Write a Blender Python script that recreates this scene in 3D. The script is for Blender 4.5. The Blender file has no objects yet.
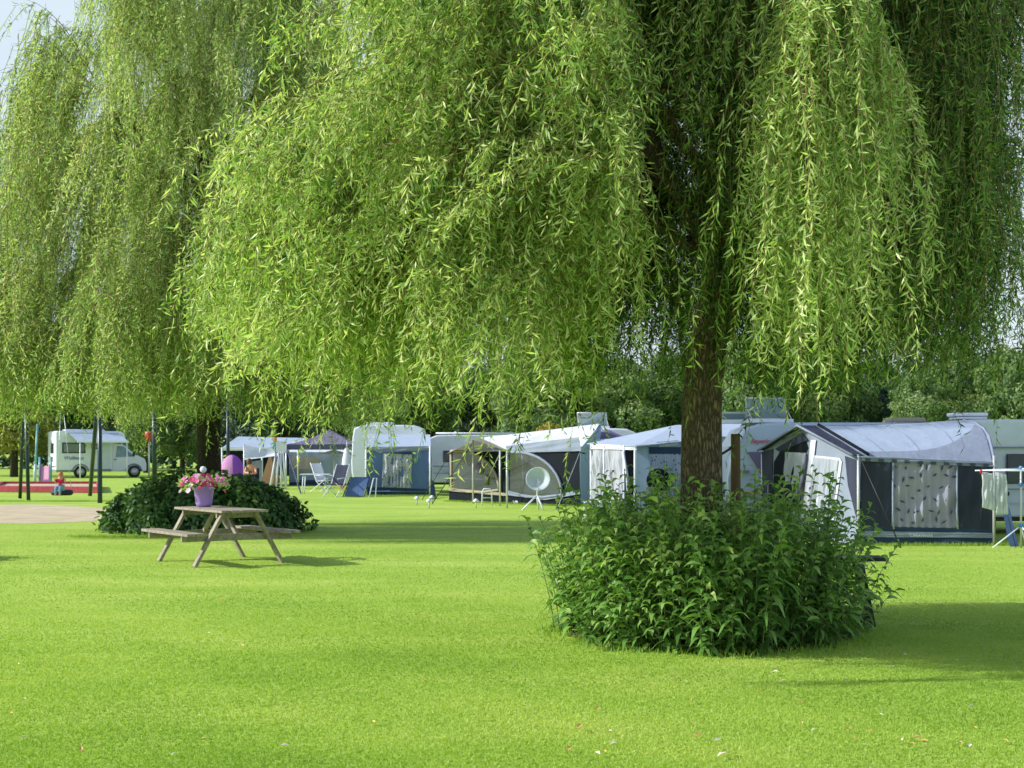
import bpy, math, random
import numpy as np
from mathutils import Vector, Matrix
random.seed(7)
RNG = np.random.default_rng(7)
PI = math.pi
F, H, HY = 1400.0, 1.7, 450.0          # focal length in px, eye height, horizon row
SC = bpy.context.scene
COL = SC.collection

# ------------------------------------------------------------------ helpers
def at(px, py, Y):
    return Vector(((px-512)*Y/F, Y, H-(py-HY)*Y/F))
def gnd(px, py):
    Y = F*H/(py-HY)
    return Vector(((px-512)*Y/F, Y, 0))
def onplane(px, py, A, B, off=0.0):
    """point of the vertical plane through ground points A,B seen at (px,py); off = metres towards the viewer"""
    d = Vector(((px-512)/F, 1.0)); ax, ay = A; bx, by = B
    n = Vector((-(by-ay), bx-ax)).normalized()
    if n.y > 0: n = -n
    a = Vector((ax, ay)) + n*off
    t = n.dot(a)/n.dot(d)
    return Vector((d.x*t, t, H-(py-HY)*t/F))

def props(o, label=None, cat=None, group=None, kind=None):
    if label: o['label'] = label
    if cat: o['category'] = cat
    if group: o['group'] = group
    if kind: o['kind'] = kind
    return o
def thing(name, loc, label, cat, group=None, rz=0.0):
    o = bpy.data.objects.new(name, None); COL.objects.link(o)
    o.empty_display_size = 0.2
    o.location = loc; o.rotation_euler = (0, 0, rz)
    return props(o, label, cat, group)
def world_inv(parent):
    m = Matrix.Identity(4)
    while parent is not None:
        m = (Matrix.Translation(parent.location) @ parent.rotation_euler.to_matrix().to_4x4()) @ m
        parent = parent.parent
    return m.inverted()
def link_mesh(name, me, parent=None, m=None):
    o = bpy.data.objects.new(name, me); COL.objects.link(o)
    if m: me.materials.append(m)
    if parent: o.parent = parent
    return o

class MB:
    """collects shapes in a mesh; local=True: coordinates are already those of the parent"""
    def __init__(s): s.v, s.f, s.sm = [], [], []
    def add(s, vs, fs, smooth=False):
        b = len(s.v); s.v += [Vector(p) for p in vs]
        s.f += [tuple(b+i for i in f) for f in fs]; s.sm += [smooth]*len(fs); return s
    def box(s, c, size, rz=0, rot=None):
        x, y, z = size[0]/2, size[1]/2, size[2]/2
        R = rot if rot is not None else Matrix.Rotation(rz, 3, 'Z')
        P = [R @ Vector(p) + Vector(c) for p in [(-x,-y,-z),(x,-y,-z),(x,y,-z),(-x,y,-z),(-x,-y,z),(x,-y,z),(x,y,z),(-x,y,z)]]
        return s.add(P, [(0,3,2,1),(4,5,6,7),(0,1,5,4),(1,2,6,5),(2,3,7,6),(3,0,4,7)])
    def beam(s, a, b, w, h, up=(0,0,1)):
        a, b = Vector(a), Vector(b); d = (b-a); L = d.length; d.normalize(); u = Vector(up)
        sd = d.cross(u)
        if sd.length < 1e-4: sd = d.cross(Vector((0,1,0)))
        sd.normalize(); u = sd.cross(d)
        R = Matrix((d, sd, u)).transposed()
        return s.box((a+b)/2, (L, w, h), rot=R)
    def tube(s, pts, rad, n=8, cap=True):
        pts = [Vector(p) for p in pts]
        if not hasattr(rad, '__len__'): rad = [rad]*len(pts)
        vs, fs = [], []
        for i, p in enumerate(pts):
            d = (pts[min(i+1, len(pts)-1)]-pts[max(i-1, 0)]).normalized()
            sd = d.cross(Vector((0.13, 0.97, 0.21))); 
            if sd.length < .1: sd = d.cross(Vector((1,0,0)))
            sd.normalize(); u = sd.cross(d)
            for k in range(n):
                a = 2*PI*k/n; vs.append(p+(sd*math.cos(a)+u*math.sin(a))*rad[i])
        for i in range(len(pts)-1):
            for k in range(n):
                fs.append((i*n+k, i*n+(k+1)%n, (i+1)*n+(k+1)%n, (i+1)*n+k))
        if cap: fs.append(tuple(range(n))[::-1]); fs.append(tuple((len(pts)-1)*n+k for k in range(n)))
        return s.add(vs, fs, True)
    def lathe(s, c, prof, n=20, axis=None):
        """prof: list of (r, z)"""
        R = axis if axis is not None else Matrix.Identity(3); c = Vector(c)
        vs = [c + R @ Vector((r*math.cos(2*PI*k/n), r*math.sin(2*PI*k/n), z)) for r, z in prof for k in range(n)]
        fs = [(i*n+k, i*n+(k+1)%n, (i+1)*n+(k+1)%n, (i+1)*n+k) for i in range(len(prof)-1) for k in range(n)]
        return s.add(vs, fs, True)
    def sheet(s, pts, nrm=None, t=0.012):
        """flat polygon given a thickness along its normal"""
        pts = [Vector(p) for p in pts]
        n = nrm if nrm else (pts[1]-pts[0]).cross(pts[2]-pts[0]).normalized()
        k = len(pts); o = n*t/2
        vs = [p-o for p in pts]+[p+o for p in pts]
        fs = [tuple(range(k))[::-1], tuple(range(k, 2*k))]+[(i, (i+1)%k, k+(i+1)%k, k+i) for i in range(k)]
        return s.add(vs, fs)
    def cloth(s, a, b, c, d, nu=14, nv=8, sag=0.04, wr=0.006, t=0.0, seed=0, fold=0):
        """patch a-b (one edge), d-c (the other) with sag along z and slight wrinkles"""
        a, b, c, d = map(Vector, (a, b, c, d)); r = random.Random(seed)
        n = (b-a).cross(d-a).normalized()
        ph = [r.uniform(0, 6) for _ in range(4)]
        vs = []
        for j in range(nv+1):
            for i in range(nu+1):
                u, v = i/nu, j/nv
                p = (a*(1-u)+b*u)*(1-v)+(d*(1-u)+c*u)*v
                e = 4*min(u*(1-u), 0.25)*4*v*(1-v)
                p = p - Vector((0, 0, sag*e)) + n*wr*(math.sin(u*17+ph[0]+v*3)+math.sin(u*7+v*11+ph[1]))*min(1, 6*v*(1-v))
                if fold: p = p + n*wr*1.1*math.sin(u*fold+1.5*math.sin(v*2.2+ph[2])+2*math.sin(u*5+ph[3]))*(.35+.65*v)
                vs.append(p)
        w = nu+1
        fs = [(j*w+i, j*w+i+1, (j+1)*w+i+1, (j+1)*w+i) for j in range(nv) for i in range(nu)]
        return s.add(vs, fs, True)
    def build(s, name, m, parent=None, label=None, bevel=0.0, local=False):
        me = bpy.data.meshes.new(name)
        vs = s.v
        if parent is not None and not local:
            M = world_inv(parent); vs = [M @ p for p in vs]
        me.from_pydata([tuple(p) for p in vs], [], s.f)
        me.polygons.foreach_set('use_smooth', s.sm); me.update()
        o = link_mesh(name, me, parent, m)
        if label: o['label'] = label
        if bevel:
            b = o.modifiers.new('bevel', 'BEVEL'); b.width = bevel; b.segments = 2; b.limit_method = 'ANGLE'
        return o

def np_mesh(name, V, Q, m, parent=None, tint=None, smooth=False, tri=False):
    """big mesh from numpy: V (n,3) world, Q (k,4) quads or (k,3) tris"""
    k = Q.shape[1]
    if parent is not None:
        M = np.array(world_inv(parent)); V = V @ M[:3, :3].T + M[:3, 3]
    me = bpy.data.meshes.new(name)
    me.vertices.add(len(V)); me.vertices.foreach_set('co', V.astype(np.float32).ravel())
    me.loops.add(Q.size); me.loops.foreach_set('vertex_index', Q.astype(np.int32).ravel())
    me.polygons.add(len(Q))
    me.polygons.foreach_set('loop_start', np.arange(0, Q.size, k, dtype=np.int32))
    me.polygons.foreach_set('loop_total', np.full(len(Q), k, dtype=np.int32))
    me.update(calc_edges=True)
    if smooth: me.polygons.foreach_set('use_smooth', np.ones(len(Q), dtype=bool))
    if tint is not None:
        at_ = me.attributes.new('tint', 'FLOAT', 'FACE'); at_.data.foreach_set('value', tint.astype(np.float32))
    return link_mesh(name, me, parent, m)

def unit(a): return a/np.maximum(np.linalg.norm(a, axis=-1, keepdims=True), 1e-9)

# ------------------------------------------------------------------ materials
def newmat(name):
    m = bpy.data.materials.new(name); m.use_nodes = True
    nt = m.node_tree; nt.nodes.clear()
    out = nt.nodes.new('ShaderNodeOutputMaterial')
    return m, nt, out
def N(nt, t, **kw):
    n = nt.nodes.new(t)
    for k, v in kw.items():
        if k.startswith('i_'): n.inputs[k[2:].replace('_', ' ')].default_value = v
        else: setattr(n, k, v)
    return n
def ramp(nt, stops, fac=None):
    r = nt.nodes.new('ShaderNodeValToRGB'); e = r.color_ramp.elements
    e[0].position, e[0].color = stops[0][0], (*stops[0][1], 1)
    e[1].position, e[1].color = stops[-1][0], (*stops[-1][1], 1)
    for p, c in stops[1:-1]:
        x = e.new(p); x.color = (*c, 1)
    if fac is not None: nt.links.new(fac, r.inputs[0])
    return r
def solid(name, c, rough=0.6, var=0.12, scale=6.0, bump=0.0, bscale=40.0, metal=0.0, stretch=(1,1,1), spec=0.5):
    m, nt, out = newmat(name); L = nt.links.new
    tc = N(nt, 'ShaderNodeTexCoord'); mp = N(nt, 'ShaderNodeMapping'); mp.inputs['Scale'].default_value = stretch
    L(tc.outputs['Object'], mp.inputs[0])
    no = N(nt, 'ShaderNodeTexNoise', i_Scale=scale, i_Detail=6.0, i_Roughness=0.65); L(mp.outputs[0], no.inputs['Vector'])
    lo = tuple(x*(1-var) for x in c); hi = tuple(min(1, x*(1+var)) for x in c)
    r = ramp(nt, [(0.3, lo), (0.7, hi)], no.outputs['Fac'])
    b = N(nt, 'ShaderNodeBsdfPrincipled', i_Roughness=rough, i_Metallic=metal); b.inputs['Specular IOR Level'].default_value = spec
    L(r.outputs[0], b.inputs['Base Color'])
    if bump:
        n2 = N(nt, 'ShaderNodeTexNoise', i_Scale=bscale, i_Detail=4.0); L(mp.outputs[0], n2.inputs['Vector'])
        bp = N(nt, 'ShaderNodeBump', i_Strength=bump, i_Distance=0.02); L(n2.outputs['Fac'], bp.inputs['Height']); L(bp.outputs[0], b.inputs['Normal'])
    L(b.outputs[0], out.inputs[0])
    return m
def fabric(name, c, trans=0.25, var=0.1, fold=0.35):
    """tent canvas: matt, a bit see-through to light, soft folds"""
    m, nt, out = newmat(name); L = nt.links.new
    tc = N(nt, 'ShaderNodeTexCoord'); mp = N(nt, 'ShaderNodeMapping'); mp.inputs['Scale'].default_value = (1, 1, 0.35)
    L(tc.outputs['Object'], mp.inputs[0])
    no = N(nt, 'ShaderNodeTexNoise', i_Scale=3.0, i_Detail=5.0); L(mp.outputs[0], no.inputs['Vector'])
    r = ramp(nt, [(0.3, tuple(x*(1-var) for x in c)), (0.72, tuple(min(1, x*(1+var)) for x in c))], no.outputs['Fac'])
    n2 = N(nt, 'ShaderNodeTexNoise', i_Scale=5.0, i_Detail=3.0, i_Distortion=0.6); L(mp.outputs[0], n2.inputs['Vector'])
    bp = N(nt, 'ShaderNodeBump', i_Strength=fold, i_Distance=0.06); L(n2.outputs['Fac'], bp.inputs['Height'])
    b = N(nt, 'ShaderNodeBsdfPrincipled', i_Roughness=0.85); b.inputs['Specular IOR Level'].default_value = 0.08; L(r.outputs[0], b.inputs['Base Color']); L(bp.outputs[0], b.inputs['Normal'])
    t = N(nt, 'ShaderNodeBsdfTranslucent'); L(r.outputs[0], t.inputs['Color'])
    mx = N(nt, 'ShaderNodeMixShader'); mx.inputs[0].default_value = trans
    L(b.outputs[0], mx.inputs[1]); L(t.outputs[0], mx.inputs[2]); L(mx.outputs[0], out.inputs[0])
    return m
def leafmat(name, stops, trans=0.4, rough=0.4, tmul=(1.25, 1.3, 0.5), spec=0.5):
    m, nt, out = newmat(name); L = nt.links.new
    a = N(nt, 'ShaderNodeAttribute', attribute_name='tint')
    r = ramp(nt, stops, a.outputs['Fac'])
    b = N(nt, 'ShaderNodeBsdfPrincipled', i_Roughness=rough); b.inputs['Specular IOR Level'].default_value = spec
    L(r.outputs[0], b.inputs['Base Color'])
    mu = N(nt, 'ShaderNodeMix', data_type='RGBA', blend_type='MULTIPLY'); mu.inputs[0].default_value = 1.0
    L(r.outputs[0], mu.inputs[6]); mu.inputs[7].default_value = (*tmul, 1)
    t = N(nt, 'ShaderNodeBsdfTranslucent'); L(mu.outputs[2], t.inputs['Color'])
    mx = N(nt, 'ShaderNodeMixShader'); mx.inputs[0].default_value = trans
    L(b.outputs[0], mx.inputs[1]); L(t.outputs[0], mx.inputs[2]); L(mx.outputs[0], out.inputs[0])
    return m
def bark(name, lo, hi):
    m, nt, out = newmat(name); L = nt.links.new
    tc = N(nt, 'ShaderNodeTexCoord'); mp = N(nt, 'ShaderNodeMapping'); mp.inputs['Scale'].default_value = (1, 1, 0.22)
    L(tc.outputs['Object'], mp.inputs[0])
    v = N(nt, 'ShaderNodeTexVoronoi', i_Scale=38.0, feature='DISTANCE_TO_EDGE'); 
    n1 = N(nt, 'ShaderNodeTexNoise', i_Scale=8.0, i_Detail=8.0, i_Roughness=0.7); L(mp.outputs[0], n1.inputs['Vector'])
    va = N(nt, 'ShaderNodeVectorMath', operation='ADD'); L(mp.outputs[0], va.inputs[0])
    sc = N(nt, 'ShaderNodeVectorMath', operation='SCALE'); sc.inputs['Scale'].default_value = 0.12; L(n1.outputs['Color'], sc.inputs[0]); L(sc.outputs[0], va.inputs[1])
    L(va.outputs[0], v.inputs['Vector'])
    ml = N(nt, 'ShaderNodeMath', operation='MULTIPLY'); L(v.outputs['Distance'], ml.inputs[0]); ml.inputs[1].default_value = 2.5
    ad = N(nt, 'ShaderNodeMath', operation='MULTIPLY'); L(ml.outputs[0], ad.inputs[0]); L(n1.outputs['Fac'], ad.inputs[1])
    r = ramp(nt, [(0.02, tuple(x*0.4 for x in lo)), (0.15, lo), (0.5, hi)], ad.outputs[0])
    n3 = N(nt, 'ShaderNodeTexNoise', i_Scale=2.5, i_Detail=3.0); L(tc.outputs['Object'], n3.inputs['Vector'])
    r3 = ramp(nt, [(0.5, (0, 0, 0)), (0.75, (0.5, 0.5, 0.5))], n3.outputs['Fac'])
    mx = N(nt, 'ShaderNodeMix', data_type='RGBA'); L(r3.outputs[0], mx.inputs[0]); L(r.outputs[0], mx.inputs[6]); mx.inputs[7].default_value = (0.09, 0.11, 0.035, 1)
    b = N(nt, 'ShaderNodeBsdfPrincipled', i_Roughness=0.9); L(mx.outputs[2], b.inputs['Base Color'])
    bp = N(nt, 'ShaderNodeBump', i_Strength=1.0, i_Distance=0.04); L(ad.outputs[0], bp.inputs['Height']); L(bp.outputs[0], b.inputs['Normal'])
    L(b.outputs[0], out.inputs[0]); return m
def wood(name, c, axis=(1, 1, 1)):
    m, nt, out = newmat(name); L = nt.links.new
    tc = N(nt, 'ShaderNodeTexCoord'); mp = N(nt, 'ShaderNodeMapping'); mp.inputs['Scale'].default_value = axis
    L(tc.outputs['Object'], mp.inputs[0])
    n1 = N(nt, 'ShaderNodeTexNoise', i_Scale=14.0, i_Detail=7.0, i_Roughness=0.7); L(mp.outputs[0], n1.inputs['Vector'])
    r = ramp(nt, [(0.3, tuple(x*0.5 for x in c)), (0.55, c), (0.75, tuple(min(1, x*1.35) for x in c))], n1.outputs['Fac'])
    b = N(nt, 'ShaderNodeBsdfPrincipled', i_Roughness=0.8); L(r.outputs[0], b.inputs['Base Color'])
    bp = N(nt, 'ShaderNodeBump', i_Strength=0.5, i_Distance=0.01); L(n1.outputs['Fac'], bp.inputs['Height']); L(bp.outputs[0], b.inputs['Normal'])
    L(b.outputs[0], out.inputs[0]); return m
def vinyl(name, tintc=(0.75, 0.8, 0.85), alpha=0.5):
    m, nt, out = newmat(name); L = nt.links.new
    g = N(nt, 'ShaderNodeBsdfGlossy', i_Roughness=0.12); g.inputs['Color'].default_value = (0.9, 0.9, 0.9, 1)
    t = N(nt, 'ShaderNodeBsdfTransparent'); t.inputs['Color'].default_value = (*tintc, 1)
    d = N(nt, 'ShaderNodeBsdfDiffuse'); d.inputs['Color'].default_value = (*tintc, 1)
    m1 = N(nt, 'ShaderNodeMixShader'); m1.inputs[0].default_value = alpha; L(t.outputs[0], m1.inputs[1]); L(d.outputs[0], m1.inputs[2])
    m2 = N(nt, 'ShaderNodeMixShader'); m2.inputs[0].default_value = 0.12; L(m1.outputs[0], m2.inputs[1]); L(g.outputs[0], m2.inputs[2])
    L(m2.outputs[0], out.inputs[0]); return m
def floral(name, base, spots, scale=9.0):
    """printed curtain"""
    m, nt, out = newmat(name); L = nt.links.new
    tc = N(nt, 'ShaderNodeTexCoord')
    v = N(nt, 'ShaderNodeTexVoronoi', i_Scale=scale); L(tc.outputs['Object'], v.inputs['Vector'])
    r = ramp(nt, [(0.18, spots), (0.34, base)], v.outputs['Distance'])
    w = N(nt, 'ShaderNodeTexWave', i_Scale=scale*0.6, i_Distortion=2.0); w.bands_direction = 'X'; L(tc.outputs['Object'], w.inputs['Vector'])
    r2 = ramp(nt, [(0.0, (0.75, 0.75, 0.78)), (1.0, (1, 1, 1))], w.outputs['Fac'])
    mu = N(nt, 'ShaderNodeMix', data_type='RGBA', blend_type='MULTIPLY'); mu.inputs[0].default_value = 1; L(r.outputs[0], mu.inputs[6]); L(r2.outputs[0], mu.inputs[7])
    b = N(nt, 'ShaderNodeBsdfPrincipled', i_Roughness=0.8); L(mu.outputs[2], b.inputs['Base Color'])
    L(b.outputs[0], out.inputs[0]); return m

M = dict(
 white=solid('white paint', (0.78, 0.83, 0.96), 0.35, 0.05, 3),
 cream=solid('cream panel', (0.63, 0.72, 0.84), 0.4, 0.06, 3),
 ltblue_panel=solid('pale blue panel', (0.50, 0.62, 0.80), 0.35, 0.05, 2),
 greyplastic=solid('grey plastic', (0.22, 0.24, 0.26), 0.5),
 dark=solid('black plastic', (0.015, 0.017, 0.02), 0.5),
 tyre=solid('rubber', (0.02, 0.022, 0.028), 0.7, 0.3, 20),
 glass=solid('dark window', (0.03, 0.045, 0.06), 0.08, 0.4, 1.5),
 glasslit=solid('window with blind behind', (0.2, 0.24, 0.25), 0.15, 0.3, 2),
 windscreen=solid('cab window', (0.22, 0.32, 0.48), 0.08, 0.3, 2),
 alu=solid('aluminium tube', (0.62, 0.64, 0.66), 0.35, 0.05, 3, metal=0.3),
 steelgreen=solid('dark green painted steel', (0.01, 0.035, 0.045), 0.35, 0.3, 4),
 teal=solid('teal painted tube', (0.16, 0.42, 0.48), 0.35, 0.2, 4),
 bluepaint=solid('blue paint', (0.04, 0.22, 0.6), 0.4),
 pink=solid('pink plastic', (0.85, 0.42, 0.55), 0.35, 0.1, 4),
 red=solid('red paint', (0.55, 0.03, 0.025), 0.4, 0.25, 5),
 crimson=solid('faded red boards', (0.38, 0.035, 0.06), 0.6, 0.35, 5),
 orange=solid('orange', (0.75, 0.22, 0.05), 0.6),
 purplepot=solid('lilac plastic pot', (0.42, 0.28, 0.75), 0.35, 0.08, 6),
 soil=solid('soil', (0.05, 0.035, 0.02), 0.95, 0.4, 30),
 sand=solid('sandy earth', (0.55, 0.46, 0.31), 0.95, 0.2, 1.2, 0.4, 30),
 f_navy=fabric('navy canvas', (0.045, 0.075, 0.14), 0.05),
 f_slate=fabric('slate canvas', (0.052, 0.06, 0.098), 0.06, 0.2, 0.6),
 f_black=fabric('black canvas', (0.014, 0.018, 0.026), 0.02),
 f_roofblue=fabric('pale blue awning roof', (0.42, 0.51, 0.66), 0.06, 0.06, 0.25),
 f_grey=fabric('grey canvas', (0.31, 0.36, 0.48), 0.15),
 f_white=fabric('white canvas', (0.78, 0.82, 0.94), 0.2, 0.05, 0.2),
 f_blue=fabric('mid blue canvas', (0.13, 0.21, 0.44), 0.15, 0.12),
 f_paleblue=fabric('pale blue canvas', (0.36, 0.48, 0.68), 0.25, 0.08),
 f_beige=fabric('beige canvas', (0.5, 0.45, 0.37), 0.25, 0.08),
 f_tan=fabric('tan canvas', (0.3, 0.2, 0.1), 0.15, 0.1),
 f_lav=fabric('lavender grey canvas', (0.24, 0.21, 0.36), 0.2, 0.08),
 f_lavdark=fabric('slate lavender canvas', (0.1, 0.11, 0.19), 0.1),
 f_purple=fabric('purple cloth', (0.36, 0.14, 0.66), 0.35, 0.06),
 f_pink=fabric('pink cloth', (0.75, 0.4, 0.7), 0.35, 0.06),
 towel=fabric('white towel', (0.88, 0.92, 0.97), 0.5, 0.03, 0.6),
 curtain=fabric('off white curtain', (0.46, 0.51, 0.6), 0.2, 0.1, 0.9),
 lace=fabric('white net curtain', (0.66, 0.69, 0.8), 0.35, 0.15, 0.8),
 print_grey=fabric('rosy grey curtain', (0.42, 0.41, 0.56), 0.15, 0.1, 0.8),
 print_ink=solid('dark print', (0.05, 0.06, 0.1), 0.8),
 floral_blue=floral('blue floral curtain', (0.5, 0.52, 0.6), (0.06, 0.1, 0.32), 9.0),
 floral_grey=floral('grey floral curtain', (0.44, 0.5, 0.66), (0.07, 0.12, 0.22), 11.0),
 text_red=solid('red lettering', (0.6, 0.02, 0.08), 0.4), text_blue=solid('blue lettering', (0.1, 0.16, 0.4), 0.4),
 text_pale=solid('pale lettering', (0.7, 0.8, 0.88), 0.5),
 stripe_yellow=solid('yellow stripe', (0.75, 0.5, 0.04), 0.4),
 skin=solid('skin', (0.6, 0.3, 0.2), 0.5), hair=solid('brown hair', (0.1, 0.045, 0.02), 0.6), hair_red=solid('ginger hair', (0.5, 0.18, 0.05), 0.6),
 shirt_red=fabric('red shirt', (0.65, 0.04, 0.09), 0.1), jeans=fabric('light blue trousers', (0.25, 0.42, 0.6), 0.1), shirt_dark=fabric('dark top', (0.03, 0.05, 0.07), 0.1),
 wood=wood('weathered wood', (0.34, 0.30, 0.235)), wooddark=wood('dark wood', (0.05, 0.055, 0.05)), stake=wood('brown stake', (0.2, 0.13, 0.06), (1, 1, .2)),
 bark=bark('willow bark', (0.2, 0.145, 0.09), (0.58, 0.45, 0.3)), bark_far=bark('far willow bark', (0.04, 0.03, 0.02), (0.12, 0.09, 0.06)),
 twig=solid('yellow willow twig', (0.32, 0.24, 0.07), 0.6, 0.3, 5), stem=solid('green stem', (0.12, 0.17, 0.05), 0.6, 0.3, 5),
 hatch=vinyl('clear roof hatch', (0.7, 0.82, 0.85), 0.35), pane=vinyl('clear vinyl window', (0.4, 0.44, 0.52), 0.08),
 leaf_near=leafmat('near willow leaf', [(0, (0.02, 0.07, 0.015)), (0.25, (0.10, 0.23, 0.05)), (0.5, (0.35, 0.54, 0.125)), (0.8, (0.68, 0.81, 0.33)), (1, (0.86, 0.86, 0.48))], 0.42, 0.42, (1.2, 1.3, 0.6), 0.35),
 leaf_far=leafmat('far willow leaf', [(0, (0.04, 0.12, 0.03)), (0.3, (0.20, 0.37, 0.10)), (0.55, (0.54, 0.73, 0.26)), (1, (0.88, 0.92, 0.5))], 0.42, 0.5, (1.2, 1.3, 0.6), 0.35),
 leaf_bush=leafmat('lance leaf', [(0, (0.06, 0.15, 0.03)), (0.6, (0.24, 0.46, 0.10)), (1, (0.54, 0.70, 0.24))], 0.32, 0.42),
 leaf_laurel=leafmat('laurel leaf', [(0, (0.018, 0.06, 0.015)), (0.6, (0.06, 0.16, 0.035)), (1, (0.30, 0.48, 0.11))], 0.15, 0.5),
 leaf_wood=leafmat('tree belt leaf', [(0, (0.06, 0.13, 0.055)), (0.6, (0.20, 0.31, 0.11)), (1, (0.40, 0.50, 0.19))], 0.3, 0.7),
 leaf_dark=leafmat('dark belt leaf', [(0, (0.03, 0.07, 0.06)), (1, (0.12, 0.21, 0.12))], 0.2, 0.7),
 leaf_gold=leafmat('yellow green leaf', [(0, (0.10, 0.13, 0.02)), (1, (0.42, 0.42, 0.08))], 0.3, 0.6),
 leaf_amber=leafmat('amber leaf', [(0, (0.2, 0.15, 0.03)), (1, (0.5, 0.38, 0.06))], 0.3, 0.6),
 blade=leafmat('grass blade', [(0, (0.22, 0.39, 0.045)), (0.6, (0.365, 0.54, 0.08)), (1, (0.56, 0.66, 0.17))], 0.4, 0.6),
 petal=leafmat('petunia petal', [(0, (0.6, 0.03, 0.12)), (0.4, (0.8, 0.12, 0.4)), (0.75, (0.85, 0.35, 0.7)), (1, (0.9, 0.8, 0.85))], 0.3, 0.6, (1, 1, 1)),
 fallen=solid('fallen leaf', (0.75, 0.5, 0.16), 0.7, 0.15, 3), fallen_pale=solid('pale fallen leaf', (0.85, 0.8, 0.6), 0.7, 0.2, 3),
)
# lawn
def lawn_mat():
    m, nt, out = newmat('lawn'); L = nt.links.new
    tc = N(nt, 'ShaderNodeTexCoord')
    mpl = N(nt, 'ShaderNodeMapping'); mpl.inputs['Scale'].default_value = (.55, 1.5, 1); L(tc.outputs['Object'], mpl.inputs[0])
    n1 = N(nt, 'ShaderNodeTexNoise', i_Scale=0.5, i_Detail=6.0, i_Roughness=.6); L(mpl.outputs[0], n1.inputs['Vector'])
    n2 = N(nt, 'ShaderNodeTexNoise', i_Scale=9.0, i_Detail=8.0, i_Roughness=0.8); L(tc.outputs['Object'], n2.inputs['Vector'])
    n3 = N(nt, 'ShaderNodeTexNoise', i_Scale=90.0, i_Detail=3.0, i_Roughness=0.7); L(tc.outputs['Object'], n3.inputs['Vector'])
    a = N(nt, 'ShaderNodeMath', operation='MULTIPLY_ADD'); L(n2.outputs['Fac'], a.inputs[0]); a.inputs[1].default_value = 0.35; 
    s = N(nt, 'ShaderNodeMath', operation='MULTIPLY_ADD'); L(n3.outputs['Fac'], s.inputs[0]); s.inputs[1].default_value = 0.3; L(a.outputs[0], s.inputs[2])
    b0 = N(nt, 'ShaderNodeMath', operation='MULTIPLY'); L(n1.outputs['Fac'], b0.inputs[0]); b0.inputs[1].default_value = 0.62; L(b0.outputs[0], a.inputs[2])
    r = ramp(nt, [(0.40, (0.22, 0.39, 0.045)), (0.62, (0.365, 0.54, 0.075)), (0.84, (0.56, 0.66, 0.17))], s.outputs[0])
    b = N(nt, 'ShaderNodeBsdfPrincipled', i_Roughness=0.85); b.inputs['Specular IOR Level'].default_value = 0.2
    L(r.outputs[0], b.inputs['Base Color'])
    bp = N(nt, 'ShaderNodeBump', i_Strength=0.7, i_Distance=0.03); L(s.outputs[0], bp.inputs['Height']); L(bp.outputs[0], b.inputs['Normal'])
    L(b.outputs[0], out.inputs[0]); return m
M['lawn'] = lawn_mat()

# ------------------------------------------------------------------ foliage generators
def kites(P, D, S, Lh, W, mid=0.42):
    """one four-cornered leaf per row: base P, direction D, side S"""
    n = len(P); Lh = np.broadcast_to(Lh, n)[:, None]; W = np.broadcast_to(W, n)[:, None]
    V = np.empty((n, 4, 3)); V[:, 0] = P; V[:, 2] = P+D*Lh
    c = P+D*Lh*mid; V[:, 1] = c+S*W/2; V[:, 3] = c-S*W/2
    return V.reshape(-1, 3), np.arange(4*n).reshape(n, 4)
def curled(P, D, S, Lh, W, droop=0.35):
    """longer leaf in three rows that droops: 7 corners, 3 quads per row"""
    n = len(P); Lh = np.broadcast_to(Lh, n)[:, None]; W = np.broadcast_to(W, n)[:, None]
    dz = np.array([0, 0, -1.0]); pts = []
    t = [0, 0.3, 0.65, 1.0]; w = [0.12, 1.0, 0.75, 0.05]
    V = np.empty((n, 8, 3))
    for i in range(4):
        c = P+D*Lh*t[i]+dz*Lh*droop*t[i]**2
        V[:, 2*i] = c+S*W/2*w[i]; V[:, 2*i+1] = c-S*W/2*w[i]
    b = (np.arange(n)*8)[:, None]
    Q = np.stack([b+np.array([0, 1, 3, 2]), b+np.array([2, 3, 5, 4]), b+np.array([4, 5, 7, 6])], 1).reshape(-1, 4)
    return V.reshape(-1, 3), Q
def merge(parts):
    Vs, Qs, o = [], [], 0
    for v, q in parts: Vs.append(v); Qs.append(q+o); o += len(v)
    return np.concatenate(Vs), np.concatenate(Qs)

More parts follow.
